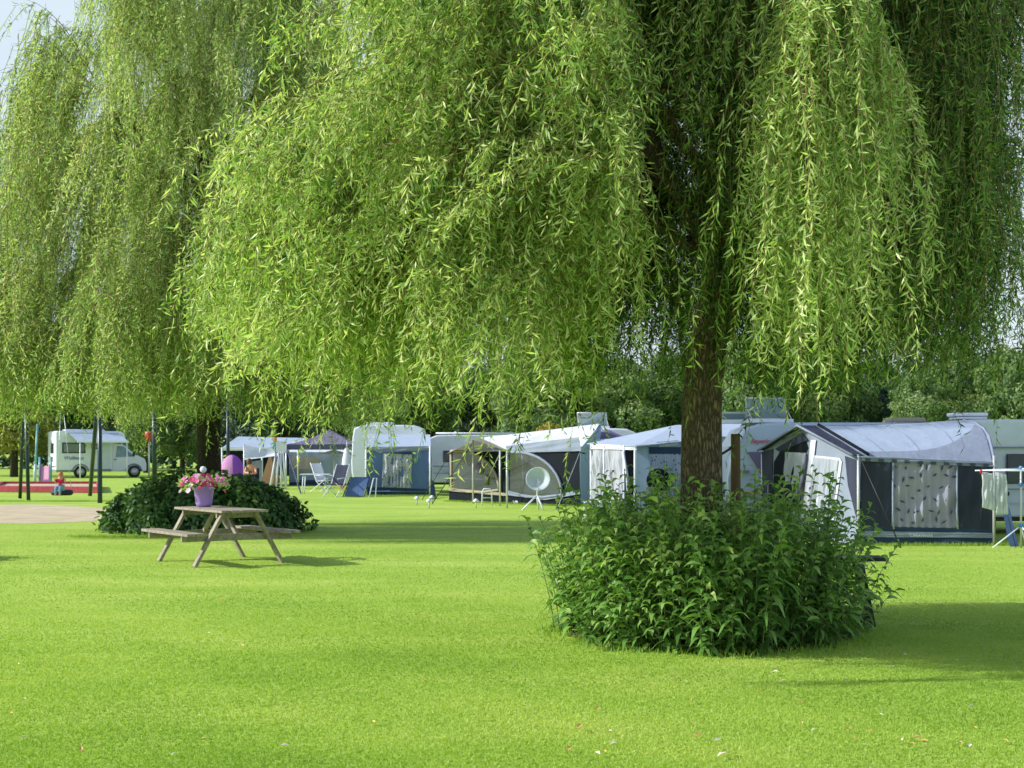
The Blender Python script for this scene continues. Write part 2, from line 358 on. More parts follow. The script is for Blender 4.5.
def willow(root, clusters, zbot, leafL, leafW, ds, mleaf, rng, long_every=0.03, strands=26, tube_r=0.004, sway=0.05):
    """clusters: list of (start, tip) arching sprays; strands hang from every spray. Builds crown and twigs."""
    P_, D_, T_, tw = [], [], [], []
    for ci, cl_ in enumerate(clusters):
        a, b, dens, lm = cl_[:4]; tb_ = cl_[4] if len(cl_) > 4 else 0.0
        a = np.array(a); b = np.array(b); ctrl = (a+b)/2+np.array([0, 0, 0.35*np.linalg.norm(b-a)])
        out = b-a; out[2] = 0; out = out/max(np.linalg.norm(out), 1e-6)
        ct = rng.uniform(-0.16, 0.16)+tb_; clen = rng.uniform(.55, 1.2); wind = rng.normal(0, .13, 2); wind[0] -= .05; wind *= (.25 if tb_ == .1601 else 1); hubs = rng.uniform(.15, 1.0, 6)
        tt = np.linspace(0, 1, 7)
        tw.append((np.stack([(1-t)**2*a+2*t*(1-t)*ctrl+t*t*b for t in tt]), 0.012*np.linspace(1, .4, 7)*(tube_r/0.004)))
        for k in range(int(strands*dens)):
            t = float(np.clip(hubs[k % 6]+rng.normal(0, .035), .1, 1.0)) if rng.random() < .8 else rng.uniform(.12, 1)
            p0 = (1-t)**2*a+2*t*(1-t)*ctrl+t*t*b + rng.normal(0, 0.045, 3)
            zb = zbot(p0[0], p0[1])+abs(rng.normal(0, 0.28))
            L0 = min(rng.uniform(0.9, 3.0)*lm*clen, max(0.35, p0[2]-zb))
            if lm > 2: L0 = max(.4, p0[2]-(lm-2))-rng.uniform(0, .5)
            if rng.random() < long_every: L0 += rng.uniform(0.3, 0.9)
            n = max(4, int(L0/ds)); s = (np.arange(n)+rng.uniform(0, 1, n)*0.6)*ds
            drift = rng.uniform(-.02, .12); dirh = out[:2]+rng.normal(0, 0.6, 2); dirh /= np.linalg.norm(dirh)
            reach = rng.uniform(0.08, 0.45)*(1.8 if rng.random() < 0.15 else 1)
            def curve(s):
                h = reach*(1-np.exp(-s/(0.35+reach)))
                z = -(s-0.55*reach*(1-np.exp(-s/0.3)))
                w1, w2, ph = 1.3, 3.1, k*1.7+ci
                x = dirh[0]*h+sway*np.sin(w1*s+ph)*s*.5 - drift*s+.03*np.sin(5*s+ph*2)+wind[0]*s**1.2; y = dirh[1]*h+sway*np.sin(w2*s+ph*1.3)*s*.4+wind[1]*s**1.2
                return p0+np.stack([x, y, z], -1)
            C = curve(s); T = unit(curve(s+0.02)-C)
            P_.append(C); D_.append(T)
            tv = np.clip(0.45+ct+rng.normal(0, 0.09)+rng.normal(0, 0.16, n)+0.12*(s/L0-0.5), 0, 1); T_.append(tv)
            s2 = np.linspace(0, L0, 7); tw.append((curve(s2), tube_r*np.linspace(1, 0.35, 7)))
    P = np.concatenate(P_); T = np.concatenate(D_); tint = np.concatenate(T_); n = len(P)
    rnd = unit(rng.normal(0, 1, (n, 3)))
    D = unit(T*0.6+rnd*0.95+np.array([0, 0, -0.28])); 
    S = unit(np.cross(D, unit(rng.normal(0, 1, (n, 3)))))
    Lh = leafL*rng.uniform(0.6, 1.25, n); W = leafW*rng.uniform(0.75, 1.25, n)
    V, Q = kites(P, D, S, Lh, W)
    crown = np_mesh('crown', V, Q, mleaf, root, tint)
    # twigs as three-sided tubes
    pts = np.stack([t[0] for t in tw]); rad = np.stack([t[1] for t in tw])        # (m,7,3)
    m_ = len(pts); ang = np.array([0, 2.094, 4.189])
    ring = np.stack([np.cos(ang), np.sin(ang), 0*ang], -1)
    VV = pts[:, :, None, :]+rad[:, :, None, None]*ring[None, None]
    idx = np.arange(m_*21).reshape(m_, 7, 3)
    q = [np.stack([idx[:, :-1, k], idx[:, :-1, (k+1) % 3], idx[:, 1:, (k+1) % 3], idx[:, 1:, k]], -1).reshape(-1, 4) for k in range(3)]
    np_mesh('twigs', VV.reshape(-1, 3), np.concatenate(q), M['twig'], root)
    print('willow leaves', n)
    return crown

def bez(a, b, lift, n=8):
    a, b = np.array(a, float), np.array(b, float); c = a*0.35+b*0.65; c[2] = max(a[2], b[2])*1.0+lift
    return [(1-t)**2*a+2*t*(1-t)*c+t*t*b for t in np.linspace(0, 1, n)]

# ------------------------------------------------------------------ NEAR WILLOW
def near_willow():
    rng = np.random.default_rng(11)
    root = thing('willow_tree', (1.77, 13.2, 0), 'tall weeping willow in the foreground, its trunk rising out of the leafy lance-leaved bush', 'tree')
    tb = MB()
    path = [(1.77, 13.2, -0.1), (1.77, 13.2, .15), (1.77, 13.2, 0.6), (1.78, 13.2, 1.4), (1.79, 13.2, 2.1), (1.86, 13.22, 2.8), (2.0, 13.25, 3.5), (2.1, 13.3, 4.3), (2.12, 13.35, 5.2), (2.1, 13.3, 6.2), (2.0, 13.3, 7.2)]
    rr = [.27, .235, .205, .195, .185, .175, .165, .14, .12, .09, .05]
    vs = MB(); vs.tube(path, rr, 20)
    r2 = random.Random(3)
    for v in vs.v:                                         # uneven trunk
        a = math.atan2(v.y-13.2, v.x-1.8); k = 1+0.05*math.sin(3*a+v.z*1.7)+0.03*math.sin(7*a+v.z*3)
        v.x = 1.8+(v.x-1.8)*k if v.z < 2.5 else v.x; v.y = 13.2+(v.y-13.2)*k if v.z < 2.5 else v.y
    vs.build('trunk', M['bark'], root)
    cx, cy, ax, ay = 0.8, 13.1, 3.92, 2.7
    cl = []
    tips = []
    lim = MB()
    def zbot(x, y):
        w = .16*math.sin(x*3.3+y)+.12*math.sin(x*7.1+2*y)
        if x < -2.1: return 2.6+w
        if x < -1.4: return 2.15+w
        if x < 0.4: return 1.92+w
        return 2.08+w
    def prof(z): return max(0.15, min(1.0, 1.05-0.5*max(0, (z-5.0)/4.6)**1.6))
    # main limbs
    limb_tops = []
    for i in range(13):
        th = 2*PI*i/13+rng.uniform(-.2, .2); z1 = rng.uniform(4.2, 7.6); k = 0.62*prof(z1)
        a = (2.05+rng.uniform(-.05, .05), 13.3, rng.uniform(2.7, 5.2)); b = (cx+ax*k*math.cos(th), cy+ay*k*math.sin(th), z1)
        pts = bez(a, b, 0.3, 9)
        lim.tube(pts, list(np.linspace(.065, .02, 9)), 7); limb_tops.append(np.array(b))
    lim.build('branches', M['bark'], root)
    cnt = 0
    while cnt < 470:
        th = rng.uniform(0, 2*PI); z = 3.1+6.4*rng.random()**1.15
        k = rng.uniform(0.8, 1.02)*prof(z) if rng.random() < 0.62 else rng.uniform(0.3, 0.75)
        tip = np.array([cx+ax*k*math.cos(th), cy+(3.0 if math.sin(th) < 0 else 2.0)*k*math.sin(th), z])
        if tip[0] > 1.0 and tip[1] < 12.0 and z < 8 : tip[1] = 12.0+(tip[1]-10)*.35
        if tip[0] < cx: tip[0] = cx+(tip[0]-cx)*max(.35, min(1, 1-.17*(z-3.3)))
        if math.sin(th) < 0.1 and 1.15 < tip[0] < 2.35 and tip[1] < 12.9 and z < 6.5: continue     # opening in front that shows the dark inside
        j = np.argmin([np.linalg.norm(t-tip)+0.6*abs(t[2]-tip[2]) for t in limb_tops])
        base = limb_tops[j]; d = tip-base; ln = np.linalg.norm(d)
        st = tip-d/ln*min(ln, rng.uniform(1.0, 1.9))
        dens = 1.0
        cl.append((st, tip, dens, .7 if tip[0] < .8 else 1.0, (-.24 if tip[0] > 1.1 else .1)-(.12 if k < .6 else 0))); cnt += 1  # leaf tint paints shade on right and inner sprays, sunlight on the left
    # the lower skirt on the left and front: shorter overlapping sprays at eye-catching height
    for i in range(80):
        th = rng.uniform(PI*0.75, PI*1.55); z = rng.uniform(2.9, 4.6); k = rng.uniform(0.7, 1.0)
        tip = np.array([cx+ax*k*math.cos(th)*max(.35, min(1, 1-.17*(z-3.3))), cy+3.0*k*math.sin(th), z])
        if tip[0] > 0.9: continue
        st = tip+np.array([-math.cos(th)*1.2, -math.sin(th)*1.0, -0.1]); cl.append((st, tip, 1.0, 0.6, .12))  # brighter leaf tint paints sunlight onto the left skirt
    for i in range(52):
        tip = np.array([rng.uniform(3.5, 5.3), rng.uniform(12.3, 14.6), 3.3+4.5*rng.random()]); cl.append((tip+np.array([-1.3, (13.3-tip[1])*.5, 0]), tip, 1.0, 1.1, -.25))  # right edge: shade put into the leaves as a darker tint
    for i in range(60):                                     # feathery sideways sweeps over the lit left side
        st = np.array([rng.uniform(-1.6, 1.1), rng.uniform(10.15, 11.6), rng.uniform(2.7, 5.2)])
        dx = rng.uniform(-1.7, -.7); tip = st+np.array([dx, rng.uniform(-.35, .35), rng.uniform(-.45, .1)])
        if tip[0] < -3.0+.72*(tip[2]-3.1): continue
        cl.append((st, tip, .8, rng.uniform(.18, .4), .18))  # raised tint stands in for sunlight on the sweeps
    # upper dome, above the picture, which shades the right half
    for i in range(75):
        tip = np.array([rng.uniform(-1.3, 2.9), 13.1+rng.uniform(-1.9, 1.6), rng.uniform(6.3, 9.6)])
        if tip[0] < -.2 and tip[2] > 8: tip[0] += 1
        d = np.array([rng.normal(), rng.normal(), 0]); d /= np.linalg.norm(d); cl.append((tip-d*1.3+np.array([0, 0, .1]), tip, .9, 1.1))
    # the spray hanging out in front at the right, its sunlight painted in by tint
    for i, (x, y, z, dn) in enumerate([(1.95, 10.25, 4.8, 1.8), (2.0, 10.1, 4.3, 1.3), (2.15, 10.2, 4.9, 1.8), (2.25, 10.2, 5.05, 1.6), (2.2, 10.5, 4.4, 1.0), (2.6, 10.3, 5.0, 1.7), (2.75, 10.5, 4.6, 1.4), (2.9, 10.6, 4.4, .9), (3.15, 10.8, 4.1, 0.7), (2.45, 10.4, 4.0, .7)]):
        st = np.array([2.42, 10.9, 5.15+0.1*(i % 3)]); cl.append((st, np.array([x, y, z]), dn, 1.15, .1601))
    for (x, y, z, zb) in ((-.5, 11.8, 3.3, 1.75), (.62, 11.9, 3.2, 1.3), (.5, 11.8, 3.1, 1.55), (.95, 11.9, 3.2, 1.65), (3.2, 12.0, 3.2, 1.85), (-1.7, 12.2, 3.4, 1.95)):
        cl.append((np.array([x+.3, y+.6, z]), np.array([x, y, z]), .22, 2+zb))
    tb.tube(bez((2.1, 13.3, 4.6), (2.42, 10.9, 5.2), .6, 9), list(np.linspace(.045, .014, 9)), 7).build('branch', M['bark'], root)
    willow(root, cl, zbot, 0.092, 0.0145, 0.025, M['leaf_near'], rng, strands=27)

# ------------------------------------------------------------------ LEFT WILLOW
def far_willow():
    rng = np.random.default_rng(5)
    c0 = (-6.4, 29.5, 0)
    root = thing('willow_tree', c0, 'broad weeping willow at the left, growing out of the dark shrub behind the picnic table', 'tree')
    MB().tube([(-6.4, 29.5, -.1), (-6.4, 29.5, .5), (-6.38, 29.5, 1.5), (-6.4, 29.5, 3), (-6.5, 29.5, 5), (-6.4, 29.4, 8), (-6.3, 29.5, 11)], [.36, .28, .25, .24, .2, .13, .05], 14).build('trunk', M['bark_far'], root)
    lim = MB(); tops = []
    def prof(z): return max(0.1, 1.0-0.6*max(0, (z-8.5)/6.0)**1.6)
    cx, cy, ax, ay = -6.6, 29.3, 4.25, 3.7
    for i in range(16):
        th = 2*PI*i/16; z1 = rng.uniform(5.0, 11.0); k = 0.45*prof(z1)
        b = (cx+ax*k*math.cos(th), cy+ay*k*math.sin(th), z1)
        lim.tube(bez((-6.4, 29.5, rng.uniform(3, 7)), b, .4, 8), list(np.linspace(.08, .02, 8)), 6); tops.append(np.array(b))
    lim.build('branches', M['bark_far'], root)
    def zbot(x, y): return 2.12+.15*math.sin(x*2.3)
    cl = []
    for i in range(450):
        th = rng.uniform(0, 2*PI); z = 3.6+9.6*rng.random()**1.15
        k = rng.uniform(0.78, 1.05)*prof(z) if rng.random() < 0.8 else rng.uniform(.3, .75)*prof(z)
        if z < 6.5 and math.cos(th) < 0: k *= 1.1
        tip = np.array([cx+ax*k*math.cos(th), cy+ay*k*math.sin(th), z])
        if tip[0] < -9.2 and z > 10.6: continue
        if tip[0] < -10.3 and z > 5.6 and rng.random() < .5: continue
        if abs(tip[0]+8.6) < .45 and z > 7: continue
        j = np.argmin([np.linalg.norm(t-tip) for t in tops]); d = tip-tops[j]; ln = np.linalg.norm(d)
        st = tip-d/ln*min(ln, rng.uniform(1.2, 2.4)); cl.append((st, tip, 1.0, 1.25, rng.uniform(-.02, .22)))
    for i in range(60):
        tip = np.array([rng.uniform(-7.3, -2.7), rng.uniform(26.4, 30.5), rng.uniform(3.2, 4.8)]); cl.append((tip+np.array([rng.normal()*.8, rng.normal()*.8, .1]), tip, 1.0, 1.0, -.12 if tip[0] > -5.8 else .08))  # darker tint right of the trunk paints in shade there
    for i in range(45):
        tip = np.array([rng.uniform(-12.2, -8), rng.uniform(26.2, 29.5), rng.uniform(3.3, 5.2)]); cl.append((tip+np.array([1.2, .8, .1]), tip, 1.0, 1.1))
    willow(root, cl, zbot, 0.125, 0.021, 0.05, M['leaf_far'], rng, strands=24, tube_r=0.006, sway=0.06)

# ------------------------------------------------------------------ bushes
def lance_bush():
    rng = np.random.default_rng(21)
    root = thing('leafy_bush', (1.8, 13.0, 0), 'big bushy clump of upright lance-leaved shoots around the foot of the foreground willow', 'bush')
    cx, cy, ax, ay = 1.78, 13.0, 1.62, 1.62
    P_, D_, T_, st = [], [], [], []
    k = 0
    while k < 655:
        r = math.sqrt(rng.random()); th = rng.uniform(0, 2*PI)
        wob = 1+0.08*math.sin(3*th+1)+0.06*math.sin(7*th)+.04*math.sin(13*th)
        x, y = r*math.cos(th)*wob, r*math.sin(th)*wob
        h = (1.22-0.22*r**4)*rng.uniform(0.66, 1.1)
        if rng.random() < .07: h *= 1.22
        if k > 600: r *= .9; x *= .9; y *= .9; h = rng.uniform(1.2, 1.55)
        if r > 0.9 and rng.random() < 0.5: h *= rng.uniform(0.3, 0.85)
        k += 1
        b = np.array([cx+x*ax*0.83, cy+y*ay*0.86, 0.0])
        lean = np.array([x, y])*rng.uniform(0.05, 0.34)+rng.normal(0, 0.08, 2)
        s = np.linspace(0.04, 1, max(6, int(h/0.036)))
        def cv(s): return b+np.stack([lean[0]*s**1.4, lean[1]*s**1.4, h*(s-0.1*np.hypot(*lean)*s**3)], -1)
        C = cv(s); T = unit(cv(s+.02)-C); n = len(s)
        a = np.arange(n)*2.4+rng.uniform(0, 6)
        out = np.stack([np.cos(a), np.sin(a), np.full(n, 0.0)], -1)+rng.normal(0, 0.25, (n, 3))
        top = s[:, None]
        D = unit(out*(1.1-0.55*top)+np.array([0, 0, 0.35])+T*0.6*top)
        P_.append(C); D_.append(D)
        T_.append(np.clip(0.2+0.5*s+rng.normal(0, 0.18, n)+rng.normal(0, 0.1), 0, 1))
        st.append(cv(np.linspace(0, 1, 7)))
    A = [(cx+1.3*(1+.1*math.sin(3*a)+.05*math.sin(8*a))*math.cos(a), cy+1.3*(1+.08*math.sin(4*a+1))*math.sin(a), .004) for a in np.linspace(0, 2*PI, 40, endpoint=False)]
    props(MB().add(A, [tuple(range(40))]).build('soil_bed', M['soil']), 'dark bare soil under the lance-leaved bush', 'soil', kind='structure')
    P, D, T = map(np.concatenate, (P_, D_, T_)); n = len(P)
    S = unit(np.cross(D, np.array([0, 0, 1.0])+rng.normal(0, 0.4, (n, 3))))
    V, Q = curled(P, D, S, rng.uniform(0.10, 0.25, n), rng.uniform(0.032, 0.058, n), 0.8)
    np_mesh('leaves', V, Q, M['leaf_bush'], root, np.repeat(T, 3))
    pts = np.stack(st); m_ = len(pts); ang = np.array([0, 2.094, 4.189]); ring = np.stack([np.cos(ang), np.sin(ang), 0*ang], -1)
    VV = pts[:, :, None, :]+(0.006*np.linspace(1, .4, 7))[None, :, None, None]*ring[None, None]
    idx = np.arange(m_*21).reshape(m_, 7, 3)
    q = [np.stack([idx[:, :-1, k], idx[:, :-1, (k+1) % 3], idx[:, 1:, (k+1) % 3], idx[:, 1:, k]], -1).reshape(-1, 4) for k in range(3)]
    np_mesh('stems', VV.reshape(-1, 3), np.concatenate(q), M['stem'], root)

def laurel(loc, ax, ay, h, label, n=15000, seed=1, leaf=0.13):
    rng = np.random.default_rng(seed)
    root = thing('evergreen_shrub', loc, label, 'bush')
    th = rng.uniform(0, 2*PI, n); u = rng.random(n); ph = np.arcsin(u)                  # dome directions
    d = np.stack([np.cos(th)*np.cos(ph), np.sin(th)*np.cos(ph), u], -1)
    lump = 1+0.07*np.sin(4*th+2+3*u)+0.06*np.sin(9*th+5*u)+0.04*np.sin(17*th+11*u)
    rad = lump*(1-0.28*rng.random(n)**1.6)
    e = 0.78                                                                          # flatter dome, steep sides
    P = np.stack([d[:, 0]*ax, d[:, 1]*ay, np.power(u, e)*h], -1)*rad[:, None]+np.array(loc)
    Nn = unit(np.stack([d[:, 0]/ax, d[:, 1]/ay, u/h], -1)+rng.normal(0, 0.35, (n, 3)))
    D = unit(np.cross(Nn, unit(rng.normal(0, 1, (n, 3))))+Nn*0.3+np.array([0, 0, -0.25])); S = unit(np.cross(D, Nn))
    V, Q = curled(P, D, S, leaf*rng.uniform(0.7, 1.2, n), leaf*0.5*rng.uniform(0.8, 1.2, n), 0.25)
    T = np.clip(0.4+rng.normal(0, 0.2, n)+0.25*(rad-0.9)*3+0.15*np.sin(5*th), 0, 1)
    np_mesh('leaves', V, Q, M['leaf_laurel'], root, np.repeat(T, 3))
    b = MB()
    for i in range(40):
        a = random.uniform(0, 6.28); r = random.uniform(0.2, 0.9)
        b.tube([(loc[0]+.2*math.cos(a), loc[1]+.2*math.sin(a), 0), (loc[0]+ax*r*.6*math.cos(a), loc[1]+ay*r*.6*math.sin(a), h*.4), (loc[0]+ax*r*.85*math.cos(a), loc[1]+ay*r*.85*math.sin(a), h*.75*(1-r*r*.6))], [.02, .014, .006], 5)
    b.build('stems', M['bark_far'], root)
    return root

# ------------------------------------------------------------------ belt trees
def tree_mesh(seed, n, w, h, zlow, leaf):
    """crown leaf clumps in a few overlapping lobes, unit local coordinates"""
    rng = np.random.default_rng(seed)
    lobes = []
    for i in range(16):
        a = rng.uniform(0, 2*PI); r = rng.uniform(0.1, 0.62)*w; z = zlow+(h-zlow)*rng.uniform(0.12, 0.86)
        f = 1-0.6*((z-zlow)/(h-zlow))**2
        lobes.append((r*f*math.cos(a), r*f*math.sin(a), z, w*rng.uniform(0.28, 0.5)*(.6+.4*f)))
    lobes.append((0, 0, h-0.28*w, 0.3*w))
    P, Nn, T = [], [], []
    for (x, y, z, r) in lobes:
        k = n//len(lobes); d = unit(rng.normal(0, 1, (k, 3)))
        bump = 1+0.16*np.sin(d[:, 0]*5+x)+0.14*np.sin(d[:, 2]*7+y)+0.1*np.sin(d[:, 1]*11)
        rr = r*bump*(1-0.3*rng.random(k)**2)
        p = np.array([x, y, z])+d*rr[:, None]*np.array([1, 1, .85])
        p[:, 2] = np.maximum(p[:, 2], 0.12)
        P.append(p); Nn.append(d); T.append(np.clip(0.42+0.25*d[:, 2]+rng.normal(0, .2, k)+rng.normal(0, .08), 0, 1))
    P, Nn, T = map(np.concatenate, (P, Nn, T)); k = len(P)
    nn = unit(Nn+rng.normal(0, .5, (k, 3))); D = unit(np.cross(nn, rng.normal(0, 1, (k, 3)))); S = np.cross(D, nn)
    V, Q = kites(P-D*leaf/2, D, S, leaf*rng.uniform(.6, 1.3, k), leaf*.7*rng.uniform(.7, 1.2, k), .5)
    return V, Q, T
def belt():
    protos = {}
    def proto(key, mat, seed, n, w, h, zl, leaf):
        V, Q, T = tree_mesh(seed, n, w, h, zl, leaf)
        protos[key] = (V, Q, T, mat, w, h)
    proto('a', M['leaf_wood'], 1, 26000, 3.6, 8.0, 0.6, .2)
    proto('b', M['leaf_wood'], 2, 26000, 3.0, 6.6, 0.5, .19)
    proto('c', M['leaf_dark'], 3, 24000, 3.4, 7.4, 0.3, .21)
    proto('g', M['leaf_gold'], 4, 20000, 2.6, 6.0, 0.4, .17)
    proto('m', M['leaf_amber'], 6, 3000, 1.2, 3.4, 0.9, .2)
    made = {}
    spots = [ # px, Y, kind, scale, label
     (-40, 92, 'g', 1.0, 'yellow-green tree at the far left edge behind the playground'),
     (14, 88, 'g', .95, 'pale yellowish tree hanging over the left end of the playground'),
     (72, 112, 'c', .92, 'dark bluish tree standing behind the parked motorhome roof'),
     (112, 118, 'c', .85, 'dark tree peeping out between motorhome cab and thick green post'),
     (146, 104, 'b', .8, 'mid green rounded tree behind the red bin post'),
     (182, 108, 'b', .72, 'soft grey-green bushy tree between red bin and the willow trunk'),
     (238, 112, 'c', .88, 'dark blue-green tree just right of the left willow trunk'),
     (284, 116, 'c', .92, 'dark blue-green tree behind the white and blue awning roof'),
     (338, 116, 'c', .95, 'dark tree behind the peak of the lavender gazebo'),
     (385, 104, 'b', 1.0, 'green tree behind the white roofed caravan'),
     (430, 106, 'a', .88, 'bushy mid green tree right of the white roofed caravan'),
     (478, 112, 'c', .95, 'dark tree in the belt above the beige porch canopy'),
     (525, 104, 'a', .86, 'full green tree above the white roof of the round-window awning'),
     (572, 110, 'a', .95, 'tall green tree behind the tilted roof hatch over the purple parasol'),
     (625, 106, 'b', 1.08, 'green tree left of the foreground willow trunk in the belt'),
     (665, 112, 'a', .9, 'leafy tree just left of the foreground trunk in the belt'),
     (745, 100, 'b', 1.0, 'light green tree behind the red-lettered caravan hatch'),
     (790, 106, 'a', .95, 'tree with dense crown above the ridge of the grey porch'),
     (835, 104, 'b', 1.05, 'bright green tree above the pale blue tent roof, left half'),
     (880, 108, 'c', .95, 'darker tree above the middle of the pale blue tent roof'),
     (918, 98, 'a', .9, 'pale green rounded tree above the right half of the tent roof'),
     (960, 104, 'a', 1.05, 'tall green tree right above the white caravan roof vent'),
     (1005, 98, 'b', 1.1, 'bushy green tree at the right edge above the cream caravan'),
     (1050, 100, 'a', 1.1, 'green tree cut by the right edge of the picture'),
     (548, 78, 'm', .95, 'small amber-leaved tree above the white awning roof'),
    ]
    for i, (px, Y, k, s, lab) in enumerate(spots):
        V, Q, T, mat, w, h = protos[k]
        x = (px-512)*Y/F
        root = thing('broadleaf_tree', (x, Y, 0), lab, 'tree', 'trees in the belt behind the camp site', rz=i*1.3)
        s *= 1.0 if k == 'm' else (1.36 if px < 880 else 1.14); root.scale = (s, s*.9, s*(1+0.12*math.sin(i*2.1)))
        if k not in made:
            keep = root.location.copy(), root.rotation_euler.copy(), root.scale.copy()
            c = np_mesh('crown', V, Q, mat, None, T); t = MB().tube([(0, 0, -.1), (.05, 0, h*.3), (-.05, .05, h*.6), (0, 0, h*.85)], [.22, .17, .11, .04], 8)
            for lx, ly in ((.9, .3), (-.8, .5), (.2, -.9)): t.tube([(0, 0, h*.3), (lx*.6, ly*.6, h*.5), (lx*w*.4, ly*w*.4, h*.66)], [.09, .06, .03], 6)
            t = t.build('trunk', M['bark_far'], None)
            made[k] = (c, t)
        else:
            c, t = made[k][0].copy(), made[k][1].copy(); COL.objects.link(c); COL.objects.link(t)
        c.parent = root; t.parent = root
    # the wood beyond, one mass
    rng = np.random.default_rng(9); n = 52000
    x = rng.uniform(-85, 85, n); y = 128+rng.uniform(-3, 3, n); top = 9.5+1.0*np.sin(x*.35)+.8*np.sin(x*.83+1)+.5*np.sin(x*2.1)
    z = top*rng.random(n)**.8; P = np.stack([x, y, z], -1)
    nn = unit(rng.normal(0, 1, (n, 3))+np.array([0, -1, .4])); D = unit(np.cross(nn, rng.normal(0, 1, (n, 3)))); S = np.cross(D, nn)
    V, Q = kites(P, D, S, rng.uniform(.4, .9, n), rng.uniform(.3, .6, n), .5)
    o = np_mesh('woodland', V, Q, M['leaf_dark'], None, rng.random(n)); props(o, 'dark far wood closing the view behind the tree belt', 'woodland', kind='stuff')

